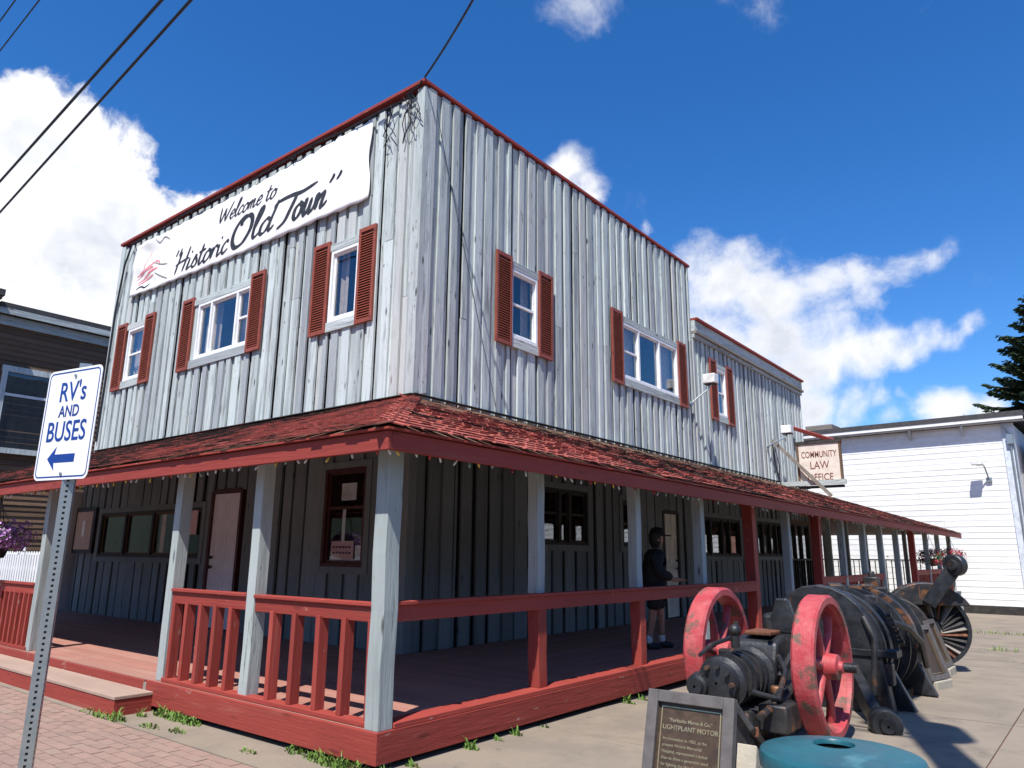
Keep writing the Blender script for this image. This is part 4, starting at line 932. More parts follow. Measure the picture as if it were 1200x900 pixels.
# ================================================================== GRASS at the foot of the deck (nobody could count it)
mb = MB()
def tuft(cx, cy, n, r_, h):
    for _ in range(n):
        a = uni(0, 6.28); q = r_*math.sqrt(rnd()); x, y = cx+q*math.cos(a)*1.6, cy+q*math.sin(a)*.6; l = h*uni(.25, 1.25)*(1.3-q/r_); b = uni(0, 6.28); w = uni(.0025, .009); z = gz(y)
        t1 = Vector((x+math.cos(b)*l*.25, y+math.sin(b)*l*.25, z+l*.6)); t2 = Vector((x+math.cos(b)*l*.7, y+math.sin(b)*l*.7, z+l*.85)); s = Vector((-math.sin(b), math.cos(b), 0))*w
        p_ = Vector((x, y, z-.01)); mb.add([p_-s, p_+s, t1+s, t1-s, t2], [(0, 1, 2, 3), (3, 2, 4)])
for (x, y, n, r_, h) in ((-3.3, -.44, 70, .11, .07), (-3.05, -.42, 110, .09, .09), (-3.6, -.44, 30, .12, .05), (-2.9, -.06, 160, .11, .10), (-2.65, -.06, 160, .12, .10), (-2.4, -.07, 90, .10, .08), (-2.55, -.36, 60, .10, .05), (-2.2, -.30, 40, .08, .05), (-3.05, -.2, 50, .05, .08),
                         (-.55, -.06, 120, .12, .09), (-.3, -.08, 130, .13, .10), (-.1, -.10, 100, .10, .09), (-.85, -.05, 60, .10, .07), (-1.15, -.28, 40, .07, .05), (.10, -.02, 60, .06, .08), (.12, .25, 30, .05, .07), (.1, .9, 60, .05, .10), (.11, 1.25, 20, .04, .07), (.1, 1.5, 40, .05, .08), (.1, 1.9, 15, .03, .06), (.1, 3.4, 40, .06, .08), (.1, 3.7, 30, .06, .07),
                         (2.5, 13.2, 60, .25, .12), (2.9, 11.25, 30, .25, .03), (3.3, 11.22, 30, .25, .03), (1.9, 18, 120, .5, .12)): tuft(x, y, n, r_, h)
mb.build('grass', 'grass', None, 'stuff', recalc=False)

# ================================================================== ENGINE with two flywheels
en = thing('stationary_engine', 'old black stationary engine with two pink-red spoked flywheels', 'engine', (1.78, 2.9, gz(2.9)))
def AX(x, y, z): return Matrix.Translation((x, y, z)) @ Matrix.Rotation(math.pi/2, 4, 'Y')      # lathe axis along X
def flywheel(cx, cy, cz, D=1.15, w=.18):
    R = D/2; mb = MB(); Mx = AX(cx, cy, cz)
    mb.lathe([(R-.018, -w/2), (R, -w/2+.02), (R, w/2-.02), (R-.018, w/2), (R-.070, w/2), (R-.075, w/2-.035), (R-.085, w/2-.045), (R-.085, -w/2+.045), (R-.075, -w/2+.035), (R-.070, -w/2), (R-.018, -w/2)], 56, Mx)
    wh = mb.build('flywheel', 'flywheel_red', en)
    for k in range(6):
        a = k*math.pi/3+.35; c_, s = math.cos(a), math.sin(a); mb = MB()
        pts = [Mx @ Vector((c_*q, s*q, -.03+.03*math.sin(q*6))) for q in (.05, .18, .32, R-.07)]
        mb.tube(pts, [.055, .036, .032, .042], 10); mb.build('spoke', 'flywheel_red', wh)
    mb = MB(); mb.lathe([(.05, -.13), (.10, -.12), (.11, 0), (.10, .12), (.05, .13), (.045, .16), (.005, .16)], 20, Mx); mb.build('hub', 'flywheel_red', wh)
    return wh
flywheel(2.27-1.78, 0, .36+.262); flywheel(1.33-1.78, .05, .39+.262)
part(lambda m_: m_.tube([(-.75, .03, .62), (.75, .03, .62)], .04, 12), 'crankshaft', 'black_iron', en)
CX, cz = .0, .56
def AY(x, y, z): return Matrix.Translation((x, y, z)) @ Matrix.Rotation(math.pi/2, 4, 'X')      # lathe axis along -Y
part(lambda m_: m_.lathe([(.01, -.05), (.18, -.05), (.20, 0), (.20, .22), (.215, .23), (.215, .28), (.175, .30), (.172, .55), (.192, .56), (.192, .60), (.165, .61), (.16, .78), (.185, .79), (.185, .84), (.15, .86), (.15, .95), (.01, .96)], 28, AY(CX, -.12, cz)), 'cylinder', 'black_iron', en)
for k in range(9):
    a = k*2*math.pi/9
    part(lambda m_: m_.tube([(CX+.125*math.cos(a), -1.06, cz+.125*math.sin(a)), (CX+.125*math.cos(a), -1.11, cz+.125*math.sin(a))], .018, 6), 'head_bolt', 'black_iron_rusty', en)
part(lambda m_: m_.lathe([(.01, 0), (.10, .0), (.10, .03), (.085, .035), (.085, .11), (.065, .12), (.06, .15), (.01, .15)], 16, AY(CX-.15, -1.00, cz-.03)), 'valve_chamber', 'black_iron', en)
part(lambda m_: m_.box(CX-.24, CX+.24, -.35, .42, .0, .42), 'bed', 'black_iron', en, bevel=.03)
part(lambda m_: m_.box(CX-.20, CX+.20, -.95, -.352, .0, .36), 'cylinder_saddle', 'black_iron_rusty', en, bevel=.05)
def hopper(m_):
    m_.prism([(-.26, 0), (.30, 0), (.24, .17), (.05, .25), (-.18, .20)], -.19, .19, Matrix.Translation((CX, -.05, .60)) @ Matrix.Rotation(math.pi/2, 4, 'Z') @ Matrix.Rotation(math.pi/2, 4, 'X'))
part(hopper, 'crankcase', 'black_iron', en, bevel=.03)
part(lambda m_: m_.box(CX-.10, CX+.13, -.20, .10, .845, .88), 'inspection_cover', 'rust', en, bevel=.01)
for s in (-.32, .32): part(lambda m_: (m_.box(CX+s-.07, CX+s+.07, -.12, .18, .42, .70), m_.box(CX+s-.09, CX+s+.09, -.2, .26, .3, .419)), 'bearing', 'black_iron_rusty', en, bevel=.02)
part(lambda m_: m_.tube([(CX+.28, -.95, .34), (CX+.30, -.5, .40), (CX+.30, .0, .52)], .03, 8), 'push_rod', 'black_iron_rusty', en)
part(lambda m_: (m_.box(CX+.2, CX+.42, -.78, -.45, .20, .40), m_.tube([(CX+.30, -.62, .4), (CX+.30, -.62, .52)], .05, 10)), 'magneto', 'black_iron_rusty', en, bevel=.025)
part(lambda m_: m_.tube([(CX+.1, -1.0, .42), (CX+.22, -1.0, .26), (CX+.24, -.8, .12), (CX+.3, -.3, .12)], .028, 8), 'fuel_pipe', 'black_iron_rusty', en)
part(lambda m_: (m_.box(CX-.3, CX-.2, -1.0, .6, -.02, .07), m_.box(CX+.2, CX+.3, -1.0, .6, -.02, .07)), 'skid', 'oldwood_y', en)
part(lambda m_: m_.prism([(-.14, 0), (.14, 0), (.05, .30), (-.05, .30)], -.05, .05, Matrix.Translation((CX+.15, .10, .85)) @ FRONT), 'governor_bracket', 'black_iron', en, bevel=.015)

for k in range(5):
    part(lambda m_: m_.lathe([(.15, 0), (.196, 0), (.196, .020), (.15, .020)], 28, AY(CX, -.50-.11*k, cz)), 'cooling_rib', 'black_iron_rusty' if k % 2 else 'black_iron', en)
part(lambda m_: (m_.tube([(CX+.05, -.78, .80), (CX+.05, -.78, .90)], .035, 10), m_.ball((CX+.05, -.78, .93), .05, 10, 8)), 'oiler', 'black_iron_rusty', en)
part(lambda m_: m_.tube([(CX-.18, -.95, .74), (CX-.24, -.6, .78), (CX-.20, -.2, .82)], .018, 6), 'rod', 'black_iron_rusty', en)
part(lambda m_: m_.tube([(CX+.20, -.9, .5), (CX+.34, -.72, .44), (CX+.34, -.5, .62), (CX+.22, -.3, .7)], .022, 8), 'pipe', 'black_iron_rusty', en)
part(lambda m_: m_.bar((CX+.26, -.4, .55), (CX+.30, .1, .85), .04, .06), 'governor_arm', 'black_iron_rusty', en, bevel=.008)
for (x, y, z) in ((.16, -.3, .92), (-.14, -.28, .9), (.2, .1, .86), (.25, -.6, .3), (-.2, -.9, .3), (.3, -.35, .36), (.24, -.95, .2)):
    part(lambda m_: m_.tube([(CX+x, y, z), (CX+x, y, z+.06)], .022, 6), 'nut', 'rust' if x > .2 else 'black_iron_rusty', en)

# ================================================================== PLAQUES on concrete wedges
PQ = [('\u201cFairbanks Morse & Co.\u201d', .026), ('LIGHTPLANT MOTOR', .0345)]
PL = ['An innovation in 1902, at the', 'present Wrinch Memorial', 'Hospital, represented a better', 'than to drive a generator used', 'for lighting the Hazelton', 'Hospital. In 1970s, it was', 'restored after an auction,', 'restored for static display']
def plaque(loc, rotz, label, lean_=.30, front=True):
    t = thing('plaque_stand', label, 'plaque', loc, rotz, 'exhibit plaques beside the porch')
    W, H = .50, .66; M_ = Matrix.Translation((0, 0, .10)) @ Matrix.Rotation(-lean_, 4, 'X') @ FRONT
    def fr_(m_):
        f_ = .062
        for (x0, x1, y0, y1) in ((-W/2, -W/2+f_, 0, H), (W/2-f_, W/2, 0, H), (-W/2+f_, W/2-f_, 0, f_), (-W/2+f_, W/2-f_, H-f_, H)): m_.box(x0, x1, y0, y1, -.02, .035, M_)
    part(fr_, 'frame', 'plaque_frame', t, bevel=.004)
    pl = part(lambda m_: m_.box(-W/2+f2, W/2-f2, f2, H-f2, -.018, .002, M_), 'plate', 'bronze', t)
    e, q = f2+.016, f2+.022
    part(lambda m_: [m_.box(x0, x1, y0, y1, .0025, .006, M_) for (x0, x1, y0, y1) in ((-W/2+e, -W/2+q, e, H-e), (W/2-q, W/2-e, e, H-e), (-W/2+q, W/2-q, e, q), (-W/2+q, W/2-q, H-q, H-e))], 'border', 'brass', pl)
    if front:
        y = H-.155
        for s, sz in PQ:
            text(s, sz, 'brass', pl, M_ @ Matrix.Translation((0, y, .003)), bold=.0004, extrude=.001, sx=.95); y -= .040
        y -= .014
        for s in PL:
            text(s, .0225, 'brass', pl, M_ @ Matrix.Translation((-W/2+.095, y, .003)), bold=.0002, extrude=.0008, align='LEFT', sx=.96); y -= .032
    c_, s_ = math.cos(lean_), math.sin(lean_)
    part(lambda m_: m_.prism([(-.06, -.02), (.62, -.02), (.56, .06), (.22, H*c_*.80), (.06+H*s_*.74, H*c_*.82), (.035, .10), (-.06, .10)], -.21, .34 if front else .21, Matrix(((0, 0, 1, 0), (1, 0, 0, 0), (0, 1, 0, 0), (0, 0, 0, 1)))), 'wedge', 'concrete_pale', t, bevel=.008)
    return t
f2 = .062
plaque((2.355, -.0, gz(0)+.03), math.radians(2), 'bronze plaque about the lightplant motor in grey frame, nearest the camera')
plaque((2.42, 7.1, gz(7)), math.radians(75), 'plaque on concrete wedge seen edge-on beside the black drum casings', front=False)
plaque((2.28, 8.7, gz(8.7)), math.radians(88), 'pale concrete wedge with plaque, in front of the bladed wheel', front=False)

# ================================================================== LITTER BIN
cn = thing('litter_bin', 'round litter bin with teal metal lid and pebbled concrete body', 'bin', (3.325, -.57, gz(0)))
part(lambda m_: m_.lathe([(.02, 0), (.27, 0), (.285, .05), (.285, .70), (.27, .73), (.22, .73), (.21, .2), (.02, .18)], 48), 'body', 'aggregate', cn)
hx, hy = -.045, .075                                      # off-centre opening
mb = MB(); n_ = 64; prof = [(.295, .690), (.305, .695), (.308, .735), (.300, .752), (.288, .756)]
rings = [[(r_*math.cos(2*math.pi*k/n_), r_*math.sin(2*math.pi*k/n_), z) for k in range(n_)] for r_, z in prof]
for q in (.25, .5, .75, 1.0):
    rings.append([((.288*(1-q)+.082*q)*math.cos(2*math.pi*k/n_)+hx*q, (.288*(1-q)+.082*q)*math.sin(2*math.pi*k/n_)+hy*q, .756+.014*q) for k in range(n_)])
rings.append([(hx+.078*math.cos(2*math.pi*k/n_), hy+.078*math.sin(2*math.pi*k/n_), .764) for k in range(n_)])
rings.append([(hx+.076*math.cos(2*math.pi*k/n_), hy+.076*math.sin(2*math.pi*k/n_), .752) for k in range(n_)])
vs = [p_ for r_ in rings for p_ in r_]
mb.add(vs, [(i*n_+k, i*n_+(k+1) % n_, (i+1)*n_+(k+1) % n_, (i+1)*n_+k) for i in range(len(rings)-1) for k in range(n_)], True); mb.build('lid', 'teal_paint', cn, recalc=False)
part(lambda m_: m_.lathe([(.01, .705), (.205, .705), (.205, .712), (.01, .713)], 24), 'hole_dark_disc', 'rubber_black', cn)  # black disc under the opening, painted-in dark of the bin's inside

# ================================================================== BLACK MACHINERY ROW
def AYm(x, y, z): return Matrix.Translation((x, y, z)) @ Matrix.Rotation(math.pi/2, 4, 'X')
def drum(parent, x, y, z, R, L, name, mat='black_iron', lip=.045, bolts=14):
    Mx = AYm(x, y, z)                                    # axis runs towards -Y; y is the far face
    mb = MB(); mb.lathe([(.01, 0), (R+lip, 0), (R+lip, .035), (R, .04), (R, L-.04), (R+lip, L-.035), (R+lip, L), (R*.86, L), (R*.83, L-.05), (R*.34, L-.07), (R*.30, L+.05), (.12, L+.06), (.10, L+.14), (.01, L+.14)], 48, Mx)
    d_ = mb.build(name, mat, parent)
    for k in range(bolts):
        a = 2*math.pi*k/bolts; q = R*.93+lip*.4
        mb = MB(); mb.tube([Mx @ Vector((q*math.cos(a), q*math.sin(a), L-.002)), Mx @ Vector((q*math.cos(a), q*math.sin(a), L+.025))], .02, 6); mb.build('bolt', 'black_iron_rusty', d_)
    return d_
ma = thing('drum_machine', 'black iron machine with two fat bolted drums behind the flywheels', 'machinery', (1.78, 5.4, gz(5.4)))
drum(ma, -.05, .0, .60, .58, .62, 'drum')
drum(ma, .02, 1.15, .60, .56, .85, 'drum', bolts=18)
part(lambda m_: m_.box(-.75, -.45, -.5, .0, .0, .92), 'gearbox', 'black_iron', ma, bevel=.05)
part(lambda m_: m_.prism([(-.58, .6)]+[(-.58*math.cos(a*math.pi/12), .6+.66*math.sin(a*math.pi/12)) for a in range(1, 12)]+[(.58, .6), (.66, 0), (-.66, 0)], -.10, .06, Matrix.Translation((-.05, -.60, 0)) @ FRONT @ Matrix.Scale(-1, 4, (0, 0, 1))), 'end_casing', 'black_iron', ma, bevel=.015)
part(lambda m_: m_.prism([(-.70, .56), (.74, .56), (.74, .63), (-.70, .63)], -.14, .10, Matrix.Translation((-.05, -.62, 0)) @ FRONT), 'split_flange', 'black_iron', ma, bevel=.008)
part(lambda m_: m_.box(-.5, .5, -.6, 1.2, -.05, .08), 'base_frame', 'black_iron_rusty', ma, bevel=.01)
def arm(m_):
    M_ = frame((0, 0, 0), (.62, -1.28, -.42), (0, 0, 1))
    m_.prism([(0, -.13), (0, .15), (1.36, .085), (1.36, -.085)], -.05, .05, Matrix.Translation((.10, -.35, .42)) @ M_)
ar = part(arm, 'lever', 'black_iron', ma, bevel=.012)
part(lambda m_: m_.lathe([(.01, -.09), (.12, -.09), (.135, -.07), (.135, .07), (.12, .09), (.07, .09), (.06, .12), (.01, .12)], 24, Matrix.Translation((.72, -1.62, .10)) @ frame((0, 0, 0), (.9, .43, 0), (0, 0, 1)).to_3x3().to_4x4() @ Matrix.Rotation(0, 4, 'X')), 'lever_boss', 'black_iron', ar)
for k, y in enumerate((-.30, .72)):                      # bands and clamps round the drums
    part(lambda m_: m_.lathe([(.55, -.06), (.612, -.06), (.612, .06), (.55, .06), (.55, -.06)], 40, AYm(-.05 if y < .2 else .02, y, .60)), 'band', 'black_iron_rusty', ma)
for (x, y, z) in ((.06, -.3, 1.20), (.14, .72, 1.18), (-.1, .2, 1.2), (.3, .1, 1.08), (.22, 1.05, 1.14)):
    part(lambda m_: m_.box(x-.07, x+.07, y-.06, y+.06, z-.05, z+.06), 'clamp', 'black_iron_rusty', ma, bevel=.02)
for k in range(7):
    part(lambda m_: m_.tube([(.57+.02*(k % 2), -.5+k*.08, .95-k*.05), (.63, -.5+k*.08, .97-k*.05)], .022, 6), 'stud', 'black_iron_rusty', ma)
part(lambda m_: m_.tube([(.55, -.3, .9), (.66, .1, .8), (.68, .6, .62), (.62, 1.1, .3)], .035, 8), 'pipe', 'black_iron', ma)
part(lambda m_: m_.tube([(.45, -.75, .2), (.5, -.75, .75), (.4, -.7, .95)], .03, 8), 'pipe', 'black_iron_rusty', ma)
part(lambda m_: m_.box(.38, .62, -.66, -.52, .28, .50), 'hatch', 'black_iron_rusty', ma, bevel=.02)
part(lambda m_: m_.prism([(-.3, 0), (.3, 0), (.1, .42), (-.1, .42)], -.05, .05, Matrix.Translation((.45, -.3, 0)) @ FRONT), 'foot', 'black_iron', ma, bevel=.015)
part(lambda m_: m_.prism([(-.3, 0), (.3, 0), (.1, .42), (-.1, .42)], -.05, .05, Matrix.Translation((.45, .9, 0)) @ FRONT), 'foot', 'black_iron', ma, bevel=.015)
# second machine: plate casing with a bladed wheel
mc = thing('bladed_wheel_machine', 'black plate casing with rust patches, bladed wheel and raised lever', 'machinery', (1.60, 9.0, gz(9.0)))
tomb = lambda R, h, n=16: [(-R, 0)]+[(-R*math.cos(math.pi*k/n), h+R*math.sin(math.pi*k/n)) for k in range(n+1)]+[(R, 0)]
part(lambda m_: m_.prism(tomb(.62, .60), -.16, .16, Matrix.Translation((-.36, -.55, 0)) @ FRONT), 'near_casing', 'black_iron', mc, bevel=.02)
part(lambda m_: (m_.box(-.22, -.02, -.8, -.62, 1.16, 1.34), m_.tube([(-.12, -.7, 1.3), (-.12, -.7, 1.42)], .05, 8)), 'bearing_cap', 'black_iron_rusty', mc, bevel=.03)
part(lambda m_: m_.box(.22, .40, -.12, -.02, 1.02, 1.22), 'rusty_plate', 'rust', mc, bevel=.01)
lv = part(lambda m_: m_.bar((.50, -.12, .95), (.90, -.12, 1.50), .09, .20, (1, 0, 0)), 'lever', 'black_iron', mc, bevel=.01)
part(lambda m_: (m_.lathe([(.01, -.07), (.14, -.07), (.155, -.055), (.155, .055), (.14, .07), (.08, .075), (.07, .10), (.01, .10)], 28, Matrix.Translation((.90, -.12, 1.52)) @ Matrix.Rotation(-.35, 4, 'Z') @ Matrix.Rotation(math.pi/2, 4, 'X'))), 'lever_boss', 'black_iron', lv)
Mw = Matrix.Translation((.42, .10, .60)) @ Matrix.Rotation(.30, 4, 'Z') @ Matrix.Rotation(math.pi/2, 4, 'X')
R = .54
part(lambda m_: m_.prism(tomb(.5, .55), -.05, .05, Matrix.Translation((.02, -.22, 0)) @ FRONT), 'side_plate', 'black_iron_rusty', mc, bevel=.015)
wheel_ = part(lambda m_: m_.lathe([(R-.05, -.16), (R, -.16), (R, -.12), (R-.05, -.12), (R-.05, -.16)], 40, Mw), 'bladed_wheel', 'black_iron', mc)
part(lambda m_: m_.lathe([(R-.05, .12), (R, .12), (R, .16), (R-.05, .16), (R-.05, .12)], 40, Mw), 'rim', 'black_iron', wheel_)
part(lambda m_: m_.lathe([(.01, -.2), (.13, -.2), (.14, -.15), (.14, .15), (.13, .2), (.01, .2)], 24, Mw), 'hub', 'black_iron', wheel_)
for k in range(32):
    a = 2*math.pi*k/32
    part(lambda m_: m_.box(.14, R-.03, -.010, .010, -.15, .15, Mw @ Matrix.Rotation(a, 4, 'Z') @ Matrix.Rotation(.75, 4, 'X')), 'blade', 'rust' if k % 7 == 0 else ('oldwood_x' if k % 4 == 1 else 'black_iron_rusty'), wheel_)
part(lambda m_: m_.prism([(-.66*math.cos(math.pi*k/18), .66*math.sin(math.pi*k/18)+.0) for k in range(3, 16)], -.20, .20, Mw), 'guard_hood', 'black_iron_rusty', mc, bevel=.015)
part(lambda m_: m_.box(-.5, .3, -.65, .5, -.05, .06), 'base_frame', 'black_iron_rusty', mc, bevel=.01)
tag(part(lambda m_: m_.prism(rrect(.30, .95, .03), -.14, .14, Matrix.Translation((1.62, 14.5, gz(14.5)+.475)) @ FRONT), 'utility_cabinet', 'galvanized', None, bevel=.01), 'grey steel cabinet standing behind the bladed wheel', 'cabinet')

# ================================================================== NEIGHBOURS
wb = thing('white_building', 'white clapboard building with dark roof edge closing the end of the driveway', 'building', (2.2, 28.6, gz(28.6)), math.radians(-2.5))
WL = -26.; ZB = 6.95
part(lambda m_: m_.box(WL, -.03, .03, 12, -.1, ZB-.05), 'wall', 'white_paint', wb)
n_ = 30; ph = (ZB-.42)/n_
for k in range(n_):
    z = .30+k*ph
    xs = [WL]+sorted(uni(WL+3, -2) for _ in range(4))+[-.36]
    for xa, xb in zip(xs[:-1], xs[1:]):
        if xb-xa < .5: continue
        d_ = uni(-.003, .003); e = uni(-.004, .004); mb = MB(); mb.hexa([(xa+.003, .000+d_, z+e), (xb-.003, .000+d_, z-e*.5), (xb-.003, .028, z-e*.5), (xa+.003, .028, z+e), (xa+.003, .008, z+ph-.002), (xb-.003, .008, z+ph-.002), (xb-.003, .028, z+ph-.002), (xa+.003, .028, z+ph-.002)]); mb.build('siding_plank', 'white_paint', wb)
part(lambda m_: m_.box(WL, .02, -.01, .03, -.2, .295), 'plinth', 'dark_trim', wb)
part(lambda m_: m_.box(-.355, .02, -.045, .2, .30, ZB-.06), 'corner_board', 'pale_blue', wb)
rf = part(lambda m_: m_.box(WL-.3, .42, -.42, 12.4, ZB+.14, ZB+.32), 'roof', 'roof_dark', wb)
part(lambda m_: m_.box(WL-.28, .40, -.40, -.36, ZB+.01, ZB+.139), 'fascia', 'white_paint', rf)
part(lambda m_: m_.box(WL-.28, .40, -.355, .0, ZB-.03, ZB-.0), 'soffit_board', 'soffit', rf)
for x in (-12.6, -9.5, -6.4, -3.4, -1.6): part(lambda m_: m_.prism([(0, 0), (.30, 0), (.30, -.06), (.05, -.38), (0, -.38)], -.035, .035, Matrix.Translation((x, -.012, ZB-.032)) @ Matrix(((0, 0, 1, 0), (-1, 0, 0, 0), (0, 1, 0, 0), (0, 0, 0, 1)))), 'bracket', 'soffit', wb)
part(lambda m_: (m_.tube([(-.12, -.09, .4), (-.12, -.09, 6.3), (-.2, -.12, 6.65), (-.35, -.2, 6.8)], .035, 8), m_.tube([(.0, -.12, .4), (.0, -.12, 6.5)], .025, 8), m_.box(-.22, -.02, -.18, -.05, 6.1, 6.45)), 'service_conduit', 'galvanized', wb)
part(lambda m_: (m_.box(-8.2, -7.0, 2.0, 3.2, ZB+.33, ZB+.95)), 'roof_vent', 'oldwood_x', wb, bevel=.02)
fl = thing('floodlight', 'pale floodlight on bent arm high on the white clapboard wall', 'floodlight', (1.25, 28.63, 4.15), 0, 'floodlights')
part(lambda m_: m_.box(-.09, .09, -.07, 0, -.08, .08), 'wall_plate', 'galvanized', fl)
part(lambda m_: m_.tube([(0, -.05, 0), (-.05, -.25, .35), (-.08, -.42, .52), (-.3, -.45, .52)], .028, 8), 'arm', 'galvanized', fl)
part(lambda m_: m_.box(-.46, -.08, -.62, -.34, .52, .68), 'lamp_head', 'lamp_white', fl, bevel=.02)
# brick building beyond the white one's right corner
bb = thing('brick_building', 'pinkish brick front just past the right corner of the white building', 'building', (2.75, 29.8, gz(29)))
part(lambda m_: m_.box(.0, 16, .13, 9, -.1, 6.2), 'wall', 'concrete', bb)
bm_ = MB(); bm_.box(-.19, .19, 0, .12, 0, .085); bme = bm_.mesh('brick'); bme.materials.append(MATS['brick_pink'])
cnt = 0; rest = MB()
for j in range(64):
    for i in range(2):
        x = .2+i*.40+(.2 if j % 2 else 0); z = .0+j*.097
        if cnt < 300:
            o = link('brick', bme, bb); o.location = (x, 0, z); cnt += 1
        else: rest.box(x-.19, x+.19, 0, .12, z, z+.085)
rest.build('brickwork', 'brick_pink', bb, 'stuff', recalc=False)
part(lambda m_: m_.box(-.1, 16.1, -.12, 9.1, 6.21, 6.4), 'parapet', 'roof_dark', bb)
for k in range(26): part(lambda m_: m_.hexa([(1.2, -.02, k*.238), (16, -.02, k*.238), (16, .128, k*.238), (1.2, .128, k*.238), (1.2, .0, k*.238+.234), (16, .0, k*.238+.234), (16, .128, k*.238+.234), (1.2, .128, k*.238+.234)]), 'siding_plank', 'white_paint', bb)
for x in (3.5, 7.5, 11.5):
    w_ = part(lambda m_: m_.box(x-.7, x+.7, -.03, .0, 1.2, 2.8), 'window', 'dark_trim', bb); part(lambda m_: m_.box(x-.6, x+.6, -.04, -.032, 1.3, 2.7), 'pane', 'glass', w_)
# dark shingled building on the left
br = thing('brown_building', 'dark brown wood-sided building with grey eaves at the far left', 'building', (-21.5, 0, gz(0)))
part(lambda m_: m_.box(-9, -.03, 1.9, 16, -.1, 8.75), 'wall', 'brown_y', br)
for k in range(52):
    z = .0+k*.168; mb = MB(); mb.hexa([(-.03, 1.9, z), (.03+uni(-.006, .008), 1.9, z), (.03+uni(-.006, .008), 16, z), (-.03, 16, z), (-.03, 1.9, z+.165), (.004, 1.9, z+.165), (.004, 16, z+.165), (-.03, 16, z+.165)]); mb.build('siding_plank', 'brown_y', br)
part(lambda m_: m_.box(-9.4, .30, 3.0, 16.3, 8.78, 8.95), 'roof', 'roof_dark', br)
part(lambda m_: m_.box(.26, .32, 3.0, 16.3, 8.60, 8.779), 'fascia', 'grey_y', br)
part(lambda m_: m_.box(.04, .10, 3.1, 16.0, 8.30, 8.59), 'frieze', 'grey_y', br)
part(lambda m_: m_.box(-9.4, .75, 1.2, 2.95, 9.0, 9.2), 'upper_roof', 'roof_dark', br)
part(lambda m_: m_.box(.1, .72, 1.25, 2.9, 8.9, 8.98), 'upper_soffit', 'brown_y', br)
part(lambda m_: m_.box(-.02, .12, 1.9, 2.3, 8.7, 8.89), 'upper_frieze', 'brown_y', br)
for (y0, y1, z0, z1) in ((3.55, 5.2, 4.55, 6.85), (7.0, 8.6, 4.5, 6.9)):
    w_ = part(lambda m_: (m_.box(.04, .12, y0-.14, y0, z0-.02, z1+.02), m_.box(.04, .12, y1, y1+.14, z0-.02, z1+.02), m_.box(.04, .125, y0-.16, y1+.16, z1+.021, z1+.2), m_.box(.04, .16, y0-.18, y1+.18, z0-.18, z0-.021)), 'window', 'grey_z', br)
    part(lambda m_: m_.box(.03, .05, y0, y1, z0-.02, z1+.02), 'pane', 'glass', w_)
    part(lambda m_: m_.box(.02, .028, y0, y1, z0-.02, z1+.02), 'dark_backing', 'room_dark', w_)  # dark sheet behind the pane stands in for the unlit inside
    part(lambda m_: m_.box(.052, .075, y0+.001, y1-.001, z1-.72, z1-.64), 'meeting_rail', 'white_y', w_)
# white picket fence beyond the porch end
pf = thing('picket_fence', 'white picket fence in sun beyond the left end of the porch', 'fence', (-19.6, 3.0, gz(0)))
for k in range(34):
    mb = MB(); x = k*.155; h = 1.42+(.16 if k % 9 == 4 else 0)
    mb.prism([(x, .05), (x+.10, .05), (x+.10, h), (x+.05, h+.07), (x, h)], -.012, .012, FRONT); mb.build('picket', 'white_z', pf)
part(lambda m_: (m_.box(-.1, 5.4, .014, .05, .35, .45), m_.box(-.1, 5.4, .014, .05, 1.05, 1.15)), 'fence_rail', 'white_x', pf)

# ================================================================== FLOWERS
def basket(loc, R, petal, label, hang, n=420, nl=200, sq=.62, trail=0):
    t = thing('flower_basket', label, 'hanging basket', loc, 0, 'hanging flower baskets')
    part(lambda m_: m_.lathe([(.02, -.30), (R*.36, -.28), (R*.55, -.06), (R*.53, -.05), (R*.33, -.26), (.02, -.27)], 18), 'pot', 'rubber_black', t)
    part(lambda m_: [m_.tube([(R*.5*math.cos(a), R*.5*math.sin(a), -.05), (0, 0, hang)], .006, 5) for a in (0, 2.1, 4.2)], 'hanger', 'cable_black', t)
    mb = MB(); lf_ = MB()
    for k in range(n+nl):
        th = uni(0, 6.28); c_ = uni(-.75, 1); s = math.sqrt(1-c_*c_); rr = R*uni(.72, 1.04)*(1+.18*math.sin(3*th+loc[0])); p_ = Vector((rr*s*math.cos(th), rr*s*math.sin(th), rr*c_*sq-(.12*trail*rnd() if c_ < 0 else 0)))
        nn = Vector((s*math.cos(th), s*math.sin(th), c_*1.2+.2)).normalized()+Vector((uni(-.5, .5), uni(-.5, .5), uni(-.4, .4))); nn.normalize(); x = nn.orthogonal().normalized(); x = Quaternion(nn, uni(0, 6.28)) @ x; y = nn.cross(x)
        if k < n:
            r_ = uni(.020, .032)
            vs = [p_-nn*.008]+[p_+(x*math.cos(a*math.pi/3)+y*math.sin(a*math.pi/3))*r_*(1 if a % 2 else .82)+nn*.006 for a in range(6)]
            mb.add(vs, [(0, 1+a, 1+(a+1) % 6) for a in range(6)])
        else:
            l = uni(.04, .075); p_ *= .96; lf_.add([p_, p_+x*l*.5+y*l*.25, p_+x*l, p_+x*l*.5-y*l*.25], [(0, 1, 2, 3)])
    mb.build('blossoms', petal, t, 'stuff', recalc=False); lf_.build('leaves', 'leaf', t, 'stuff', recalc=False)
basket((-8.10, -.10, 1.42), .42, 'petal_purple', 'purple petunia basket hanging from the porch at the left edge', .60, 900, 320)
basket((-.06, 22.9, 1.32), .40, 'petal_red', 'red flower basket under the far eave, nearer one', .66, 380, 520, trail=1)
basket((.12, 25.6, 1.36), .42, 'petal_red', 'red flower basket under the far eave, last one before the end', .66, 460, 420, trail=1)

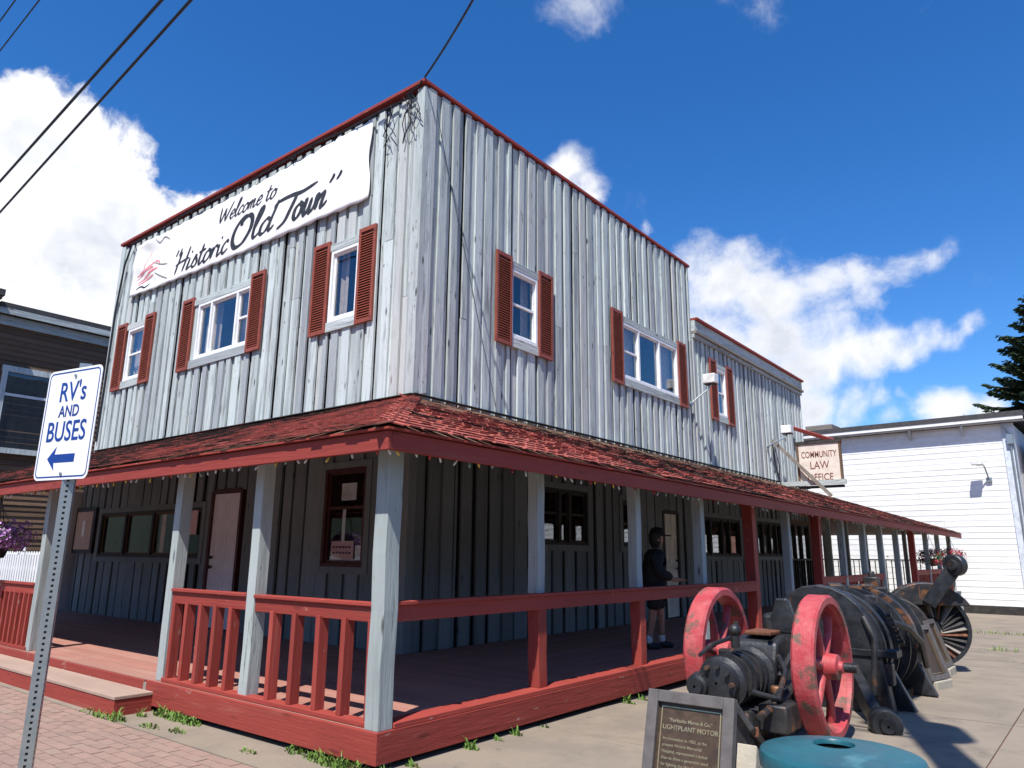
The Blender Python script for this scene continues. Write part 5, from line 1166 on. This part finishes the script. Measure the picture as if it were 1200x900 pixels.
# ================================================================== PERSON leaning at the rail
def skin_obj(name, joints, edges, mat, parent, sub=2):
    me = bpy.data.meshes.new(name); me.from_pydata([j[0] for j in joints], edges, []); o = link(name, me, parent)
    me.materials.append(MATS[mat]); o.modifiers.new('skin', 'SKIN'); lay = me.skin_vertices[0].data
    for i, j in enumerate(joints):
        r_ = j[1]; lay[i].radius = r_ if isinstance(r_, tuple) else (r_, r_)
    lay[0].use_root = True
    s = o.modifiers.new('sub', 'SUBSURF'); s.levels = s.render_levels = sub
    for p_ in me.polygons: p_.use_smooth = True
    o.modifiers['skin'].use_smooth_shade = True; return o
pe = thing('person', 'person in dark jacket, shorts and black cap standing at the porch rail', 'person', (-.80, 5.80, .0), math.radians(40))
# local frame: faces +X
H_ = 1.60
bj = [((0, 0, .86), .10), ((.0, 0, 1.05), .09), ((.02, 0, 1.22), .09), ((.03, 0, 1.33), .06), ((.05, 0, 1.39), .052),       # 0-4 pelvis..neck
      ((.065, 0, 1.46), .085), ((.07, 0, 1.54), .092), ((.06, 0, 1.58), .06),                                                    # 5-7 head
      ((.02, .085, .80), .09), ((.09, .09, .46), .058), ((.10, .095, .10), .038), ((.10, .095, .04), .04), ((.23, .10, .03), .035),     # 8-12 left leg
      ((.0, -.085, .80), .09), ((-.06, -.09, .46), .058), ((-.12, -.095, .10), .038), ((-.12, -.095, .04), .04), ((.01, -.10, .03), .035),
      ((.02, .16, 1.26), .045), ((.0, .22, 1.05), .04), ((.22, .18, .93), .036), ((.29, .16, .93), .03),                         # 18-21 left arm
      ((.02, -.16, 1.26), .045), ((.0, -.22, 1.05), .04), ((.24, -.20, .93), .036), ((.32, -.19, .93), .03)]
be = [(0, 1), (1, 2), (2, 3), (3, 4), (4, 5), (5, 6), (6, 7), (0, 8), (8, 9), (9, 10), (10, 11), (11, 12), (0, 13), (13, 14), (14, 15), (15, 16), (16, 17), (2, 18), (18, 19), (19, 20), (20, 21), (2, 22), (22, 23), (23, 24), (24, 25)]
for hx_, hy_ in ((.29, .16), (.32, -.19)):
    root = 21 if hy_ > 0 else 25
    for k, (dy, L) in enumerate(((-.028, .07), (-.010, .085), (.010, .08), (.026, .062))):
        bj += [((hx_+.05, hy_+dy, .928), .0085), ((hx_+.05+L*.5, hy_+dy*1.1, .925), .008), ((hx_+.05+L*.8, hy_+dy*1.1, .905), .007)]
        n0 = len(bj)-3; be += [(root, n0), (n0, n0+1), (n0+1, n0+2)]
    s = -1 if hy_ > 0 else 1; bj += [((hx_+.02, hy_+.035*s, .935), .009), ((hx_+.06, hy_+.05*s, .93), .008)]; n0 = len(bj)-2; be += [(root, n0), (n0, n0+1)]
body = skin_obj('body', bj, be, 'skin', pe)
skin_obj('jacket', [((.0, 0, .76), .20), ((-.005, 0, .95), .19), ((.01, 0, 1.12), .185), ((.02, 0, 1.26), .165), ((.035, 0, 1.365), .09),
                    ((.02, .17, 1.26), .09), ((-.01, .235, 1.05), .082), ((.19, .19, .945), .065), ((.02, -.17, 1.26), .09), ((-.01, -.235, 1.05), .082), ((.21, -.205, .945), .065)],
         [(0, 1), (1, 2), (2, 3), (3, 4), (3, 5), (5, 6), (6, 7), (3, 8), (8, 9), (9, 10)], 'cloth_black', pe)
skin_obj('shorts', [((.0, 0, .86), .16), ((.03, .09, .76), .115), ((.085, .095, .50), .105), ((-.01, -.09, .76), .115), ((-.055, -.095, .50), .105)], [(0, 1), (1, 2), (0, 3), (3, 4)], 'cloth_black', pe)
for s, (fx, fy) in enumerate(((.10, .095), (-.12, -.095))):
    skin_obj('sock', [((fx, fy, .06), .048), ((fx, fy, .20), .050)], [(0, 1)], 'sock_white', pe, 1)
    skin_obj('shoe', [((fx-.04, fy, .045), .05), ((fx+.03, fy, .05), .052), ((fx+.11, fy+.005, .038), .046), ((fx+.17, fy+.005, .03), .034)], [(0, 1), (1, 2), (2, 3)], 'rubber_black', pe, 2)
part(lambda m_: (m_.lathe([(.108, 1.535), (.112, 1.56), (.104, 1.60), (.075, 1.64), (.03, 1.655), (.004, 1.657)], 20, Matrix.Translation((.062, 0, 0))),
                 m_.prism([(.10, -.10), (.20, -.085), (.255, -.035), (.262, .0), (.255, .035), (.20, .085), (.10, .10)], 1.528, 1.546)), 'cap', 'cloth_black', pe)
part(lambda m_: m_.lathe([(.06, 1.36), (.098, 1.42), (.106, 1.50), (.108, 1.56)], 18, Matrix.Translation((.045, 0, 0)), a0=1.15, a1=5.13), 'hair', 'rubber_black', pe)
part(lambda m_: (m_.prism([(.145, 1.475), (.172, 1.455), (.150, 1.445)], -.014, .014, Matrix(((1, 0, 0, 0), (0, 0, -1, 0), (0, 1, 0, 0), (0, 0, 0, 1))))), 'nose', 'skin', pe, bevel=.004)
part(lambda m_: [m_.ball((.142, y, 1.49), .009, 6, 5) for y in (-.033, .033)], 'eyes', 'cloth_black', pe)
part(lambda m_: m_.bar((.146, -.022, 1.425), (.146, .022, 1.425), .006, .008), 'mouth', 'petal_red', pe)
part(lambda m_: [m_.ball((.055, y, 1.475), .03, 8, 6, (.6, .35, 1)) for y in (-.095*1, .095)], 'ears', 'skin', pe)

# ================================================================== TREES
def spruce(loc, H, label, seed, R=4.2, dens=1.):
    rs = random.Random(seed); t = thing('spruce_tree', label, 'tree', loc, 0, 'spruces behind the white building')
    part(lambda m_: m_.tube([(0, 0, -.5), (.1, 0, H*.4), (0, .05, H*.8), (0, 0, H)], [.38, .27, .11, .02], 10), 'trunk', 'bark', t)
    limbs = MB(); nd = MB(); z = H*.12
    while z < H*.985:
        f_ = 1-z/H; L0 = R*(f_**.8)*1.0
        for b in range(int(5+2*rs.random())):
            a = rs.uniform(0, 6.283); L = L0*rs.uniform(.65, 1.12)+.15; zz = z+rs.uniform(-.2, .2)
            drop = -.18-.25*f_; pts = []
            for k in range(6):
                q = k/5; pts.append(Vector((math.cos(a)*L*q, math.sin(a)*L*q, zz+L*(drop*q+.30*q*q*q))))
            limbs.tube(pts, [.05*f_+.012, .04*f_+.01, .03*f_+.008, .02, .012, .006], 5)
            n = int(L*34*dens)+10
            for k in range(n):
                q = rs.uniform(.12, 1.0); i = min(4, int(q*5)); p_ = pts[i].lerp(pts[i+1], q*5-i)
                sd_ = rs.choice((-1, 1)); l = (1.05-q*.55)*rs.uniform(.34, .78)*(.5+.5*min(1, L/2)); da = a+sd_*rs.uniform(.5, 1.2)
                d_ = Vector((math.cos(da), math.sin(da), rs.uniform(-.55, .05))).normalized(); w = Vector((0, 0, 1)).cross(d_).normalized()*l*.19; dz = Vector((0, 0, -l*.10))
                e = p_+d_*l
                nd.add([p_, p_+d_*l*.35+w+dz, e+dz, p_+d_*l*.35-w+dz, p_+d_*l*.6+Vector((0, 0, -l*.30))], [(0, 1, 2), (0, 2, 3), (0, 4, 2)])
        z += H*.014+f_*.12
    limbs.build('limbs', 'bark', t, 'stuff', recalc=False); nd.build('crown', 'needle', t, 'stuff', recalc=False)
spruce((3.2, 45, gz(45)), 17.3, 'tall dark spruce rising behind the white building at the right edge', 3, 7.7, 2.3)
spruce((-2.9, 62, gz(62)), 13.3, 'small distant spruce top just showing over the white roof, left one', 5, 2.2, .8)
spruce((-1.4, 64, gz(64)), 13.6, 'small distant spruce top just showing over the white roof, right one', 8, 2.2, .8)
